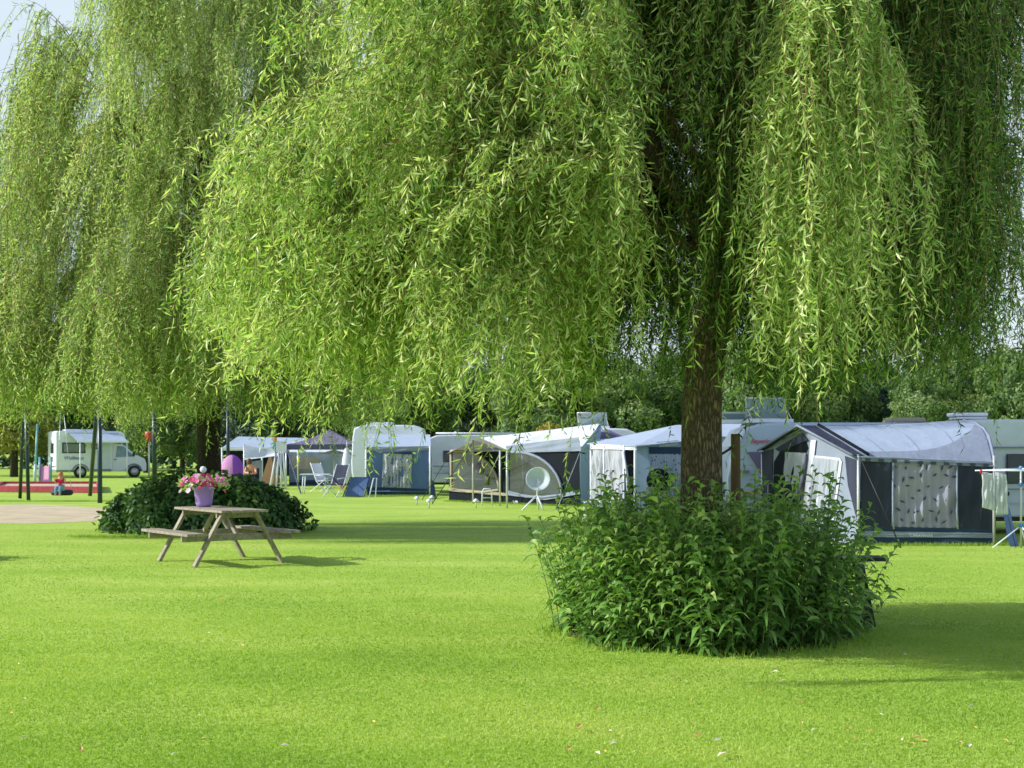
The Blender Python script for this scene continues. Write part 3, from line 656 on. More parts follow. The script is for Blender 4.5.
# ------------------------------------------------------------------ ground
def ground():
    bpy_me = MB()
    n = 60
    xs = np.concatenate([np.linspace(-500, -40, 6), np.linspace(-30, 30, 25), np.linspace(40, 500, 6)])
    ys = np.concatenate([[-30, -5], np.linspace(2, 60, 30), np.linspace(70, 800, 8)])
    V = np.array([(x, y, 0.0) for y in ys for x in xs]); w = len(xs)
    Q = np.array([(j*w+i, j*w+i+1, (j+1)*w+i+1, (j+1)*w+i) for j in range(len(ys)-1) for i in range(w-1)])
    o = np_mesh('ground', V, Q, M['lawn']); props(o, 'wide mown lawn of the camp site, bright green in the sun', 'lawn', kind='structure')
    # bare sandy patch
    A = []
    for k in range(28):
        a = 2*PI*k/28; px = 34+92*math.cos(a)*(1+.06*math.sin(5*a)); py = 514.5+9.5*math.sin(a)*(1+.08*math.sin(3*a+1))
        g = gnd(px, py); A.append((g.x, g.y, .004))
    s = MB().add(A, [tuple(range(28))[::-1]]).build('sand_patch', M['sand']); props(s, 'bare sandy strip worn into the lawn below the swing', 'sand', kind='structure')
    s.data.flip_normals() if s.data.polygons[0].normal.z < 0 else None
    # grass blades
    rng = np.random.default_rng(33); n = 420000
    y = 6.4+np.minimum(rng.exponential(7.5, n), 60); x = rng.uniform(-.40, .40, n)*y*1.02
    hgt = rng.uniform(.006, .019, n)*np.clip(1.25-.022*y, .25, 1); wd = (.0018+.00025*y)*rng.uniform(.7, 1.4, n)
    a = rng.uniform(0, 2*PI, n); lean = rng.normal(0, .5, (n, 2))*hgt[:, None]
    V = np.empty((n, 3, 3)); V[:, 0] = np.stack([x-np.cos(a)*wd, y-np.sin(a)*wd, 0*x], -1); V[:, 1] = np.stack([x+np.cos(a)*wd, y+np.sin(a)*wd, 0*x], -1)
    V[:, 2] = np.stack([x+lean[:, 0], y+lean[:, 1], hgt], -1)
    patch = 0.5+.14*np.sin(x*1.1+1.3*np.sin(y*.9))+.12*np.sin(y*1.6+x*.5)+.09*np.sin(x*3.7+y*2.9)+.06*np.sin(6.1*y-2*x)
    T = np.clip(patch+rng.normal(0, .11, n), 0, 1)
    g = np_mesh('grass', V.reshape(-1, 3), np.arange(3*n).reshape(n, 3), M['blade'], None, T)
    props(g, 'short mown grass blades covering the near lawn', 'grass', kind='stuff')
    # taller unmown tufts along tents, posts and bush
    segs = [((6.0, 24.9), (9.4, 24.9)), ((-2.2, 46.3), (2.1, 41.8)), ((-5.5, 51.5), (-2.6, 51.5)), ((-17.5, 46.0), (-13, 46.0)), ((-8.6, 27.3), (-4.4, 27.0))]
    P = []
    for (a0, b0) in segs:
        L = math.hypot(b0[0]-a0[0], b0[1]-a0[1]); k = int(L*500); t = rng.random(k)
        P.append(np.stack([a0[0]+(b0[0]-a0[0])*t+rng.normal(0, .08, k), a0[1]+(b0[1]-a0[1])*t+rng.normal(0, .08, k), 0*t], -1))
    for (ex, ey, rx, ry, k) in ((1.78, 13.0, 1.42, 1.42, 1500), (-6.45, 29.3, 2.0, 1.65, 700), (1.77, 13.2, 1.2, 1.3, 300)):
        th = rng.uniform(0, 2*PI, k); q = rng.normal(1.0, .07, k); P.append(np.stack([ex+rx*q*np.cos(th), ey+ry*q*np.sin(th), 0*th], -1))
    P = np.concatenate(P); k = len(P); D = unit(np.array([0, 0, 1.0])+rng.normal(0, .35, (k, 3))); S = unit(np.cross(D, rng.normal(0, 1, (k, 3))))
    V, Q = kites(P, D, S, rng.uniform(.03, .09, k), np.full(k, .010), .3)
    g = np_mesh('grass_tufts', V, Q, M['blade'], None, rng.random(k)*.5); props(g, 'longer unmown grass tufts along tent skirts and shrubs', 'grass', kind='stuff')
    # fallen leaves
    rl = random.Random(4)
    def leafobj(mat):
        b = MB(); b.add([(0, -.035, .002), (.016, -.008, .012), (0, .035, .004), (-.015, -.004, .016), (0, 0, .004)], [(0, 1, 4), (1, 2, 4), (2, 3, 4), (3, 0, 4)])
        return b.build('fallen_leaf', mat)
    for kind, mat, lab, grp, num in (('o', M['fallen'], 'small orange-brown willow leaf fallen on the lawn', 'orange fallen leaves on the lawn', 46), ('p', M['fallen_pale'], 'small pale dry willow leaf fallen on the lawn', 'pale fallen leaves on the lawn', 34)):
        o0 = None
        for i in range(num):
            o = leafobj(mat) if o0 is None else o0.copy()
            if o0 is None: o0 = o
            else: COL.objects.link(o)
            py = 560+200*rl.random()**.7; px = rl.uniform(5, 1020)
            if i % 2 and py > 600: px = rl.uniform(560, 1020)
            if 540 < px < 885 and py < 668: py = 668+rl.random()*90
            g = gnd(px, py); sc = rl.uniform(.5, 1.0)
            o.location = (g.x, g.y, .026); o.rotation_euler = (rl.uniform(-.3, .3), rl.uniform(-.3, .3), rl.uniform(0, 6)); o.scale = (sc,)*3
            props(o, lab, 'leaf', grp)

# ------------------------------------------------------------------ picnic table + pot
def picnic():
    c = (-4.43, 21.25, 0); rz = math.radians(35.6)
    t = thing('picnic_table', c, 'weathered wooden picnic table with attached benches, a lilac flower pot on top', 'picnic table', rz=rz)
    lp = dict(parent=t, local=True)
    w = M['wood']
    for i, x in enumerate((-.3, -.15, 0, .15, .3)):
        MB().box((x, 0, .80), (.14, 1.8+.02*((i*7) % 3-1), .036)).build('tabletop_plank', w, bevel=.004, **lp)
    for s in (-1, 1):
        for k in (-.072, .072):
            MB().box((s*.76+k, 0, .475), (.135, 1.8, .04)).build('bench_plank', w, bevel=.004, **lp)
        for e in (-.68, .68):
            MB().beam((s*.70, e, 0), (s*.26, e, .775), .045, .10, up=(0, 1, 0)).build('leg', w, bevel=.004, **lp)
    for e in (-.63, .63):
        MB().box((0, e, .415), (1.76, .045, .10)).build('seat_beam', w, bevel=.004, **lp)
        MB().box((0, e, .74), (.68, .045, .08)).build('top_beam', w, bevel=.004, **lp)
        s = 1 if e > 0 else -1
        MB().beam((0, e-s*.03, .44), (0, e-s*.42, .77), .045, .07).build('brace', w, bevel=.004, **lp)
    # pot of petunias on the table
    pc = Vector((-4.78, 21.72, .82))
    p = thing('flower_pot', pc, 'lilac pot of pink petunias standing on the picnic table', 'flower pot')
    MB().lathe(pc, [(0, 0.004), (.105, 0.004), (.125, .05), (.155, .27), (.165, .275), (.166, .30), (.152, .30), (.14, .25), (0, .25)], 24).build('pot', M['purplepot'], p)
    rng = np.random.default_rng(3); n = 280
    th = rng.uniform(0, 2*PI, n); u = rng.random(n)
    R = .15+.2*np.sqrt(u); P = np.stack([pc.x+R*np.cos(th)*1.05, pc.y+R*np.sin(th), pc.z+.40-1.6*(R-.2)**2*(1+rng.random(n)*1.6)+rng.normal(0, .045, n)], -1)
    D = unit(np.stack([np.cos(th), np.sin(th), np.full(n, .2)], -1)+rng.normal(0, .6, (n, 3))); S = unit(np.cross(D, rng.normal(0, 1, (n, 3))))
    V, Q = kites(P, D, S, rng.uniform(.05, .09, n), rng.uniform(.03, .045, n)); np_mesh('foliage', V, Q, M['leaf_bush'], p, np.clip(rng.random(n)*.6+.4, 0, 1))
    a = np.arange(5)*2*PI/5; D = np.stack([np.cos(a), np.sin(a), 0*a+.25], -1); S = unit(np.cross(D, [0, 0, 1.0]))
    V, Q = kites(np.zeros((5, 3)), D, S, .036, .034, .65)
    protos = [np_mesh('flower', V, Q, M['petal'], None, np.full(5, t)) for t in (.05, .3, .5, .72, .95)]
    for o in protos: bpy.data.objects.remove(o)
    mes = [m for m in bpy.data.meshes if m.name.startswith('flower') and m.users == 0][:5]
    for i in range(98):
        th = rng.uniform(0, 2*PI); R = .17+.2*math.sqrt(rng.random())
        f = bpy.data.objects.new('flower', mes[i % 5]); COL.objects.link(f); f.parent = p
        f.location = (R*math.cos(th), R*math.sin(th), .43-1.9*(R-.2)**2*(1+rng.random()*1.2)+rng.normal(0, .04))
        f.rotation_euler = Vector((math.cos(th)+rng.normal(0, .3), math.sin(th)+rng.normal(0, .3), .5)).to_track_quat('Z', 'Y').to_euler(); f.scale = (rng.uniform(.95, 1.5),)*3
    MB().tube([pc+Vector((0, 0, .3)), pc+Vector((-.005, 0, .56))], .006, 5).lathe(pc+Vector((-.01, 0, .52)), [(0, 0), (.04, .02), (.055, .06), (.035, .1), (0, .11)], 12).build('garden_ornament', M['white'], p)

def bench_behind_bush():
    c = Vector((3.14, 13.7, 0))
    t = thing('bench', c, 'dark wooden bench poking out on the right behind the lance-leaved bush', 'bench')
    for k in range(3):
        MB().box((c.x-.25, c.y+(k-1)*.12, .64), (1.5, .11, .035)).build('seat_plank', M['wooddark'], t, bevel=.004)
    for s in (-1, 1):
        MB().beam((c.x+.42-.1*(s < 0), c.y+.28*s, 0), (c.x+.24, c.y+.12*s, .62), .045, .08, up=(0, 1, 0)).build('leg', M['wooddark'], t, bevel=.004)
        MB().beam((c.x-.95, c.y+.28*s, 0), (c.x-.8, c.y+.12*s, .62), .045, .08, up=(0, 1, 0)).build('leg', M['wooddark'], t, bevel=.004)
    MB().box((c.x+.3, c.y, .3), (.045, .55, .08)).build('crossbar', M['wooddark'], t)

def text(name, s, size, mat, parent, origin, xdir, zdir=(0, 0, 1), shear=0.0, ext=.002):
    cu = bpy.data.curves.new(name, 'FONT'); cu.body = s; cu.size = size; cu.extrude = ext; cu.shear = shear
    cu.offset = size*0.012
    tmp = bpy.data.objects.new('tmp_text', cu); COL.objects.link(tmp)
    dg = bpy.context.evaluated_depsgraph_get(); me = bpy.data.meshes.new_from_object(tmp.evaluated_get(dg))
    bpy.data.objects.remove(tmp)
    x = Vector(xdir).normalized(); z = Vector(zdir).normalized(); n = x.cross(z)
    W = Matrix((x, z, n)).transposed().to_4x4(); W.translation = Vector(origin)
    me.transform(world_inv(parent) @ W)
    me.materials.clear()
    return link_mesh(name, me, parent, mat)

# ------------------------------------------------------------------ camping equipment
def pane(name, m, parent, A, B, pts, off=0.02, t=0.01, label=None):
    P = [onplane(px, py, A, B, off) for px, py in pts]
    n = Vector((-(B[1]-A[1]), B[0]-A[0], 0)).normalized()
    if n.y > 0: n = -n
    return MB().sheet(P, n, t).build(name, m, parent, label)
def strip(name, m, parent, A, B, pts, off=.03, r=.02, n=6):
    return MB().tube([onplane(px, py, A, B, off) for px, py in pts], r, n).build(name, m, parent)
def guy(a, b, m=None, parent=None, r=.006, name='guy_line'):
    return MB().tube([a, b], r, 5).build(name, m or M['dark'], parent)
def wallcloth(name, m, parent, A, B, q, off=0.0, seed=0, sag=0, wr=.012):
    P = [onplane(px, py, A, B, off) for px, py in q]
    cur = 'curtain' in name
    return MB().cloth(P[0], P[1], P[2], P[3], 60 if cur else 16, 10, sag, wr, seed=seed, fold=46 if cur else 0).build(name, m, parent)

def caravan(name, label, x0, Y, L, zt, m, zb=.42, group=None, dep=2.1, nose='both', rz=0):
    """box caravan, x0 = left end, side towards the viewer at depth Y"""
    r = thing(name, (x0+L/2, Y+dep/2, 0), label, 'caravan', group)
    nl = .42 if nose in ('both', 'left') else .12; nr = .42 if nose in ('both', 'right') else .12
    prof = [(x0+.12, zb), (x0+.02, zb+.35), (x0, zb+.75), (x0+nl*.45, zt-.5), (x0+nl, zt-.14), (x0+nl+.3, zt-.02), (x0+nl+.7, zt)]
    prof += [(x0+L-nr-.7, zt), (x0+L-nr-.3, zt-.02), (x0+L-nr, zt-.14), (x0+L-nr*.45, zt-.5), (x0+L, zb+.75), (x0+L-.02, zb+.35), (x0+L-.12, zb)]
    k = len(prof); vs = [Vector((x, Y, z)) for x, z in prof]+[Vector((x, Y+dep, z)) for x, z in prof]
    fs = [tuple(range(k)), tuple(range(k, 2*k))[::-1]]+[(i, i+k, (i+1) % k+k, (i+1) % k) for i in range(k)]
    o = MB().add(vs, fs).build('body', m, r, bevel=.05)
    for wx in (x0+L*.5,):
        w = MB().lathe((wx, Y+.06, .3), [(0, -.09), (.3, -.09), (.33, -.05), (.33, .09), (0, .09)], 20, Matrix.Rotation(PI/2, 3, 'X')).build('wheel', M['tyre'], r)
        MB().lathe((wx, Y-.035, .3), [(0, .0), (.17, .0), (.19, .015), (0, .02)], 16, Matrix.Rotation(PI/2, 3, 'X')).build('rim', M['alu'], w)
    MB().box((x0+L/2, Y+dep/2, zb-.04), (L*.9, dep*.85, .1)).build('chassis', M['dark'], r)
    return r
def dbox(name, m, parent, x0, x1, z0, z1, Y, t=.02, bevel=.0):
    return MB().box(((x0+x1)/2, Y, (z0+z1)/2), (x1-x0, t, z1-z0)).build(name, m, parent, bevel=bevel)
def hatch(label, c, w, d, h, tilt=1.15):
    """open transparent roof hatch on its frame"""
    r = thing('roof_hatch', c, label, 'roof hatch')
    c = Vector(c)
    MB().box(c+Vector((0, 0, .04)), (w+.1, d, .08)).build('frame', M['white'], r, bevel=.01)
    a, b = c+Vector((-w/2, d/2, .1)), c+Vector((w/2, d/2, .1))
    u = Vector((-.06, -d*.55, h)); n = (b-a).cross(u).normalized()
    MB().sheet([a, b, b+u, a+u], n, .015).build('pane', M['hatch'], r)
    e = MB(); q = [a, b, b+u, a+u]
    for i in range(4): e.tube([q[i], q[(i+1) % 4]], .022, 6)
    e.tube([a+u*.6, c+Vector((-w/2, -d/2, .08))], .01, 5); e.tube([b+u*.6, c+Vector((w/2, -d/2, .08))], .01, 5)
    e.build('rim', M['alu'], r)

def join_into(o, b, m):
    """printed pattern added to the mesh of its cloth"""
    M_ = world_inv(o.parent); me = o.data; n0 = len(me.polygons)
    vs = [tuple(v.co) for v in me.vertices]; fs = [tuple(p.vertices) for p in me.polygons]; k = len(vs)
    vs += [tuple(M_ @ p) for p in b.v]; fs += [tuple(i+k for i in f) for f in b.f]
    mats = list(me.materials); n = bpy.data.meshes.new(me.name); n.from_pydata(vs, [], fs)
    for mm in mats+[m]: n.materials.append(mm)
    n.polygons.foreach_set('material_index', [0]*n0+[1]*len(b.f)); n.polygons.foreach_set('use_smooth', [True]*n0+[False]*len(b.f)); n.update()
    o.data = n
def right_tent():
    FL, FR, RL, RR = (6.18, 25.0), (8.6, 25.0), (5.0, 28.0), (9.0, 28.2)
    r = thing('ridge_tent', (7, 26.3, 0), 'large grey-blue ridge tent with patterned curtain and open porch, nearest of the row', 'tent')
    eL, eR = at(857, 457, 25.0), at(994, 463, 25.0); RgL, RgR = at(802, 427, 26.5), at(962, 421, 27.1)
    rL, rR = Vector((5.0, 28.0, 1.66)), Vector((8.9, 28.6, 1.6))
    A, B = FL, FR
    # roof
    redge = [RgR, at(975, 423.5, 26.9), at(983, 429, 26.5), at(988, 437, 26.0), at(991, 449, 25.5), eR]
    lcol = [RgL.lerp(eL, t) for t in (0, .22, .42, .6, .8, 1)]; nu = 30; vs = []
    for a_, b_ in zip(lcol, redge):
        for i in range(nu+1):
            u = i/nu; p = a_.lerp(b_, u); p.z -= .025*4*u*(1-u)*(1 if a_ not in (lcol[0], lcol[-1]) else .3); vs.append(p)
    w_ = nu+1; MB().add(vs, [(j*w_+i, j*w_+i+1, (j+1)*w_+i+1, (j+1)*w_+i) for j in range(5) for i in range(nu)], True).build('roof', M['f_roofblue'], r)
    def roofpt(u, t):
        k_ = t*5; j = min(4, int(k_)); f = k_-j; p = lcol[j].lerp(lcol[j+1], f).lerp(redge[j].lerp(redge[j+1], f), u); p.z -= .025*4*u*(1-u)*(.3+.7*min(1, t*5, (1-t)*5)); return p+Vector((0, -.012, .018))
    top_t = lambda u: 1-.16-.04*u-.55*u**5
    vs = [roofpt(i/24*.985, 1-(1-top_t(i/24))*(j/5)) for j in range(6) for i in range(25)]
    MB().add(vs, [(j*25+i, j*25+i+1, (j+1)*25+i+1, (j+1)*25+i) for j in range(5) for i in range(24)], True).build('roof_border', M['f_grey'], r)
    MB().tube([p+Vector((.01, -.02, .01)) for p in redge], .03, 6).build('roof_edge', M['f_grey'], r)
    MB().cloth(RgR, RgL, rL, rR, 20, 8, .05, .006, seed=2).build('rear_roof', M['f_roofblue'], r)
    MB().add([RgR, eR, rR], [(0, 1, 2)]).build('end_roof', M['f_grey'], r)
    up = Vector((0, 0, .012))
    # lower, grey band of the roof above the eave
    k = .30
    # porch canopy in slate, pushed out over the gable
    po = Vector((-.10, -.05, 0)); lift = Vector((0, 0, .03))
    q = RgL+Vector((.25, 0, 0))
    MB().cloth(RgL+po+lift, q+lift, eL+Vector((.12, 0, .03)), eL+po+lift, 8, 6, .01, .004, seed=6).build('porch_canopy', M['f_slate'], r)
    MB().cloth(RgL+po+lift, q+lift, rL+Vector((.1, 0, .03)), rL+po+lift, 8, 6, .01, .004, seed=7).build('porch_canopy', M['f_slate'], r)
    MB().tube([rL+po+lift, RgL+po+lift, eL+po+lift], .025, 6).build('canopy_edge', M['f_grey'], r)
    MB().tube([RgL+(RgR-RgL)*.1+up*3, eL+Vector((.2, 0, .05))], .03, 6).build('storm_strap', M['f_black'], r)
    # front wall: slate, curtain window, slate, skirt
    wallcloth('wall_panel', M['f_slate'], r, A, B, [(861, 458), (893, 460), (893, 528), (861, 527)], seed=3)
    wallcloth('wall_panel', M['f_slate'], r, A, B, [(957, 462), (994, 463), (994, 530), (957, 529)], seed=5)
    c = wallcloth('curtain', M['print_grey'], r, A, B, [(892, 460), (958, 462), (956, 528), (891, 527)], off=-.01, seed=8, wr=.02)
    b = MB(); rr = random.Random(12)
    for j in range(6):
        for i in range(6):
            px = 896+i*11+(j % 2)*5+rr.uniform(-2.6, 2.6); py = 466+j*11.2+rr.uniform(-3, 3)
            if px > 955 or py > 525: continue
            a = rr.choice([.6, -.6, 1.57, .1, -1.1])+rr.uniform(-.3, .3)
            ln, wd = 3.5*rr.uniform(.6, 1.2), 1.25*rr.uniform(.7, 1.2)
            pts = [(px+math.cos(a)*ln, py+math.sin(a)*ln), (px-math.sin(a)*wd, py+math.cos(a)*wd), (px-math.cos(a)*ln, py-math.sin(a)*ln), (px+math.sin(a)*wd, py-math.cos(a)*wd)]
            P = [onplane(x, y, A, B, .028) for x, y in pts]; b.add(P, [(0, 1, 2, 3)])
    join_into(c, b, M['print_ink'])
    for x in (893, 957):
        strip('frame', M['f_grey'], r, A, B, [(x, 461), (x, 512), (x+1, 529)], off=.02, r=.018)
    wallcloth('valance', M['f_grey'], r, A, B, [(860, 456), (994, 462.5), (994, 467), (860, 461)], off=.035, seed=9)
    b = MB()
    for i in range(10):
        px = 868+i*13.1; py = 457.8+(px-860)*.048
        b.sheet([onplane(x, y, A, B, .05) for x, y in [(px-2.6, py), (px+2.6, py+.2), (px+2.6, py+3.4), (px-2.6, py+3.2)]], Vector((0, -1, 0)), .004)
    b.build('valance_check', M['print_ink'], r)
    wallcloth('skirt', M['f_navy'], r, A, B, [(861, 526), (995, 529), (995, 546), (861, 546)], seed=10)
    band = wallcloth('skirt_band', M['f_grey'], r, A, B, [(861, 531), (995, 533), (995, 538), (861, 537)], off=.03, seed=11, wr=.004)
    text('lettering', 'CARAVANAS', .07, M['text_pale'], r, onplane(910, 536.8, A, B, .05), (1, 0, -.01), ext=.001)
    for p0 in (FL, FR):
        MB().tube([(p0[0], p0[1]-.02, 0), (p0[0], p0[1]-.02, 1.6)], .025, 8).build('pole', M['alu'], r)
    guy(eL+Vector((.05, -.02, 0)), (6.75, 24.3, 0), M['dark'], r, .012); guy(eR, (8.75, 24.3, 0), M['dark'], r, .006)
    MB().cloth(eR, rR, Vector((9.05, 28, 0)), Vector((8.62, 25, 0)), 8, 8, 0, .02, seed=3).build('end_wall', M['f_grey'], r)
    MB().cloth(eR+Vector((.03, -.02, -.3)), eR+Vector((.12, .1, -.2)), Vector((8.98, 24.8, 0)), Vector((8.75, 24.6, 0)), 3, 6, 0, .01).build('side_flap', M['f_blue'], r)
    # gable, facing left
    A, B = FL, RL
    def gp(px, py, off=0): return onplane(px, py, A, B, off)
    gn = Vector((-3, -1.18, 0)).normalized()
    def g(name, m, pts, off=0.0, t=.01): return MB().sheet([gp(px, py, off) for px, py in pts], gn, t).build(name, m, r)
    g('gable_wall', M['f_grey'], [(858, 545.5), (858, 458), (802, 429), (762, 453), (763, 528)])
    g('gable_frame', M['f_white'], [(811, 440), (816, 440), (806, 531), (800, 531)], .03)
    g('wall_panel', M['f_slate'], [(845, 456), (857, 460), (857, 520), (848, 485)], .02)
    g('wall_panel', M['f_slate'], [(762, 452), (773, 449), (771, 528), (763, 527)], .02)
    g('doorway', M['f_black'], [(774, 462), (780, 452), (806, 441), (808, 448), (797, 470), (790, 530), (772, 529)], .02)
    g('wall_panel', M['f_slate'], [(775, 449), (802, 433), (808, 440), (780, 452)], .04)
    g('window_frame', M['f_white'], [(811, 455), (840, 458), (842, 462), (834, 520), (806, 520)], .02)
    d = [gp(x, y, .045) for x, y in [(813, 457), (838, 460), (832, 516), (808, 516)]]
    MB().cloth(*d, 50, 8, 0, .012, seed=21, fold=38).build('curtain', M['curtain'], r)
    d = [gp(x, y, .05) for x, y in [(785, 452), (806, 453), (800, 508), (781, 506)]]
    MB().cloth(*d, 50, 8, 0, .02, seed=22, fold=30).build('door_curtain', M['curtain'], r)
    MB().tube([gp(806, 456, .08), gp(803, 478, .08), gp(797, 500, .08), gp(796, 512, .08)], .02, 6).build('tieback', M['f_lav'], r)
    for t in (.25, .5, .75):
        s_ = MB().tube([RgL.lerp(RgR, t)+Vector((0, 0, .004)), *[roofpt(t, q) for q in (.2, .4, .6, .8, .97)]], .003, 5).build('seam', M['f_grey'], r)
    for gx, gy in ():
        q = onplane(512+gx*56, 461, FL, FR, .02); guy(q, (gx+.05, gy, 0), M['f_white'], r, .004)
        MB().tube([(gx+.05, gy, .07), (gx+.05, gy+.02, -.02)], .008, 5).build('peg', M['alu'], r)
    for x in (858, 802, 762):
        p = gp(x, 520, .0); MB().tube([(p.x, p.y, 0), (p.x, p.y, 2.1 if x == 802 else 1.62)], .02, 8).build('pole', M['alu'], r)

    # black folding chair inside the porch
    c = Vector((5.0, 25.9, 0)); ch = thing('folding_chair', c, 'black folding chair standing in front of the open grey tent porch', 'chair')
    MB().box(c+Vector((0, 0, .82)), (.5, .03, .5), rot=Matrix.Rotation(-.15, 3, 'X')).build('backrest', M['f_black'], ch, bevel=.01)
    MB().box(c+Vector((0, .28, .47)), (.5, .5, .03)).build('seat', M['f_black'], ch, bevel=.01)
    for sx in (-.27, .27):
        MB().tube([c+Vector((sx, -.08, 1.08)), c+Vector((sx, .06, .5)), c+Vector((sx, .5, 0))], .013, 6).build('leg', M['dark'], ch)
        MB().tube([c+Vector((sx, .55, .5)), c+Vector((sx, -.05, 0))], .013, 6).build('leg', M['dark'], ch)

    # laundry rack with two towels
    c = Vector((8.87, 24.4, 0)); k = thing('drying_rack', c, 'white spider clothes airer with blue joints beside the cream caravan', 'clothes airer')
    MB().tube([c, c+Vector((0, 0, 1.42))], .018, 8).build('pole', M['alu'], k)
    hub = MB()
    for z in (1.38, 1.1, .38): hub.lathe(c+Vector((0, 0, z)), [(0, -.03), (.035, -.03), (.04, .03), (0, .03)], 10)
    hub.build('hub', M['bluepaint'], k)
    for dx, dy in ((-.68, -.05), (.3, -.3), (.3, .35)):
        MB().tube([c+Vector((0, 0, .38)), c+Vector((dx*.75, dy, 0))], .012, 6).build('leg', M['white'], k)
    tips = [Vector((-.80, 0, 1.34)), Vector((.2, -.6, 1.34)), Vector((.8, .1, 1.34)), Vector((-.1, .7, 1.34))]
    for t in tips: MB().tube([c+Vector((0, 0, 1.38)), c+t], .011, 6).build('arm', M['white'], k)
    ln = MB()
    for f in (.45, .65, .85, 1.0):
        for i in range(4): ln.tube([c+Vector((0, 0, 1.38)).lerp(tips[i], f), c+Vector((0, 0, 1.38)).lerp(tips[(i+1) % 4], f)], .004, 4)
    ln.build('line', M['white'], k)
    for i, (x0, x1, z0, lab, ex) in enumerate(((8.18, 8.38, .64, 'white towel pegged at the left end of the clothes airer', .06), (8.42, 8.61, .58, 'white towel on the clothes airer, nearer its pole', 0))):
        tb = MB(); P = [Vector((x0, 24.38, 1.32)), Vector((x1, 24.38, 1.29-.02*i)), Vector((x1+.02, 24.36, z0)), Vector((x0+.0, 24.36, z0+ex))]
        o = tb.cloth(*P, 12, 12, 0.0, .018, seed=30+i).build('towel', M['towel']); props(o, lab, 'towel')
        o.modifiers.new('th', 'SOLIDIFY').thickness = .008
    pg = MB().box((8.16, 24.35, 1.32), (.035, .03, .07)).build('clothes_peg', M['red']); props(pg, 'red clothes peg holding the left white towel', 'clothes peg')

    # cream caravan behind
    v = caravan('caravan', 'cream white caravan behind the clothes airer at the right edge of the picture', 8.55, 28.3, 5.6, 2.32, M['cream'], zb=.34, nose='right')
    Yp = 28.26
    dbox('window', M['glass'], v, 9.98, 11.2, 1.02, 1.62, Yp, .04, .02)
    dbox('door', M['ltblue_panel'], v, 9.0, 9.78, .42, 1.72, Yp-.01, .03, .02)
    dbox('awning_rail', M['greyplastic'], v, 9.05, 13.6, 1.735, 1.765, Yp-.02, .04)
    dbox('trim', M['greyplastic'], v, 9.0, 13.9, .90, .92, Yp-.025, .02)
    dbox('trim', M['ltblue_panel'], v, 9.8, 13.9, .62, .64, Yp-.02, .02)
    MB().lathe((9.98, Yp-.02, .82), [(0, 0), (.05, 0), (.05, .03), (0, .03)], 14, Matrix.Rotation(PI/2, 3, 'X')).build('water_filler', M['dark'], v)
    dbox('logo', M['dark'], v, 9.16, 9.24, 1.8, 1.9, Yp, .03)
    text('lettering', 'caravan', .09, M['greyplastic'], v, (9.3, Yp-.03, 1.81), (1, 0, 0))
    vt = thing('roof_vent', (9.45, 29.0, 2.3), 'white low roof vent on top of the cream caravan', 'roof vent')
    MB().box((9.45, 29.0, 2.36), (.62, .5, .05)).build('base', M['white'], vt, bevel=.01)
    MB().box((9.43, 29.0, 2.43), (.7, .56, .075)).build('lid', M['white'], vt, bevel=.03)
    vt = thing('roof_vent', (8.4, 29.2, 2.2), 'small beige roof vent showing over the ridge of the pale blue tent', 'roof vent')
    MB().box((8.42, 30.0, 2.34), (.75, .5, .10)).build('lid', M['f_beige'], vt, bevel=.03)

    # caravan with red lettering
    v = caravan('caravan', 'white-blue caravan with small red lettering and roof hatch, left of the grey tent porch', 4.42, 29.0, 5.6, 2.27, M['ltblue_panel'], zb=.3, nose='left')
    Yp = 28.96
    text('lettering', 'Beyerland', .13, M['text_red'], v, (4.93, Yp-.02, 1.84), (1, 0, 0), shear=.3)
    MB().sheet([Vector(p) for p in [(4.88, Yp, 1.66), (5.35, Yp, 1.66), (5.35, Yp, 1.0), (5.2, Yp, 1.1)]], Vector((0, -1, 0)), .04).build('window', M['f_lav'], v)
    dbox('stripe', M['stripe_yellow'], v, 4.62, 6.0, .80, .84, Yp-.01, .02)
    MB().tube([(4.5, Yp-.03, .6), (4.46, Yp-.03, 1.1), (4.6, Yp-.03, 1.75), (4.85, Yp-.03, 2.16)], .03, 6).build('corner_trim', M['white'], v)
    dbox('handle', M['greyplastic'], v, 4.66, 4.9, 1.22, 1.28, Yp-.02, .03)
    hatch('large tilted clear roof hatch standing open on the red-lettered caravan', (5.42, 29.6, 2.27), .82, .75, .42)
    hatch('low smaller roof hatch just left of the large tilted one', (4.85, 30.2, 2.27), .5, .5, .13)

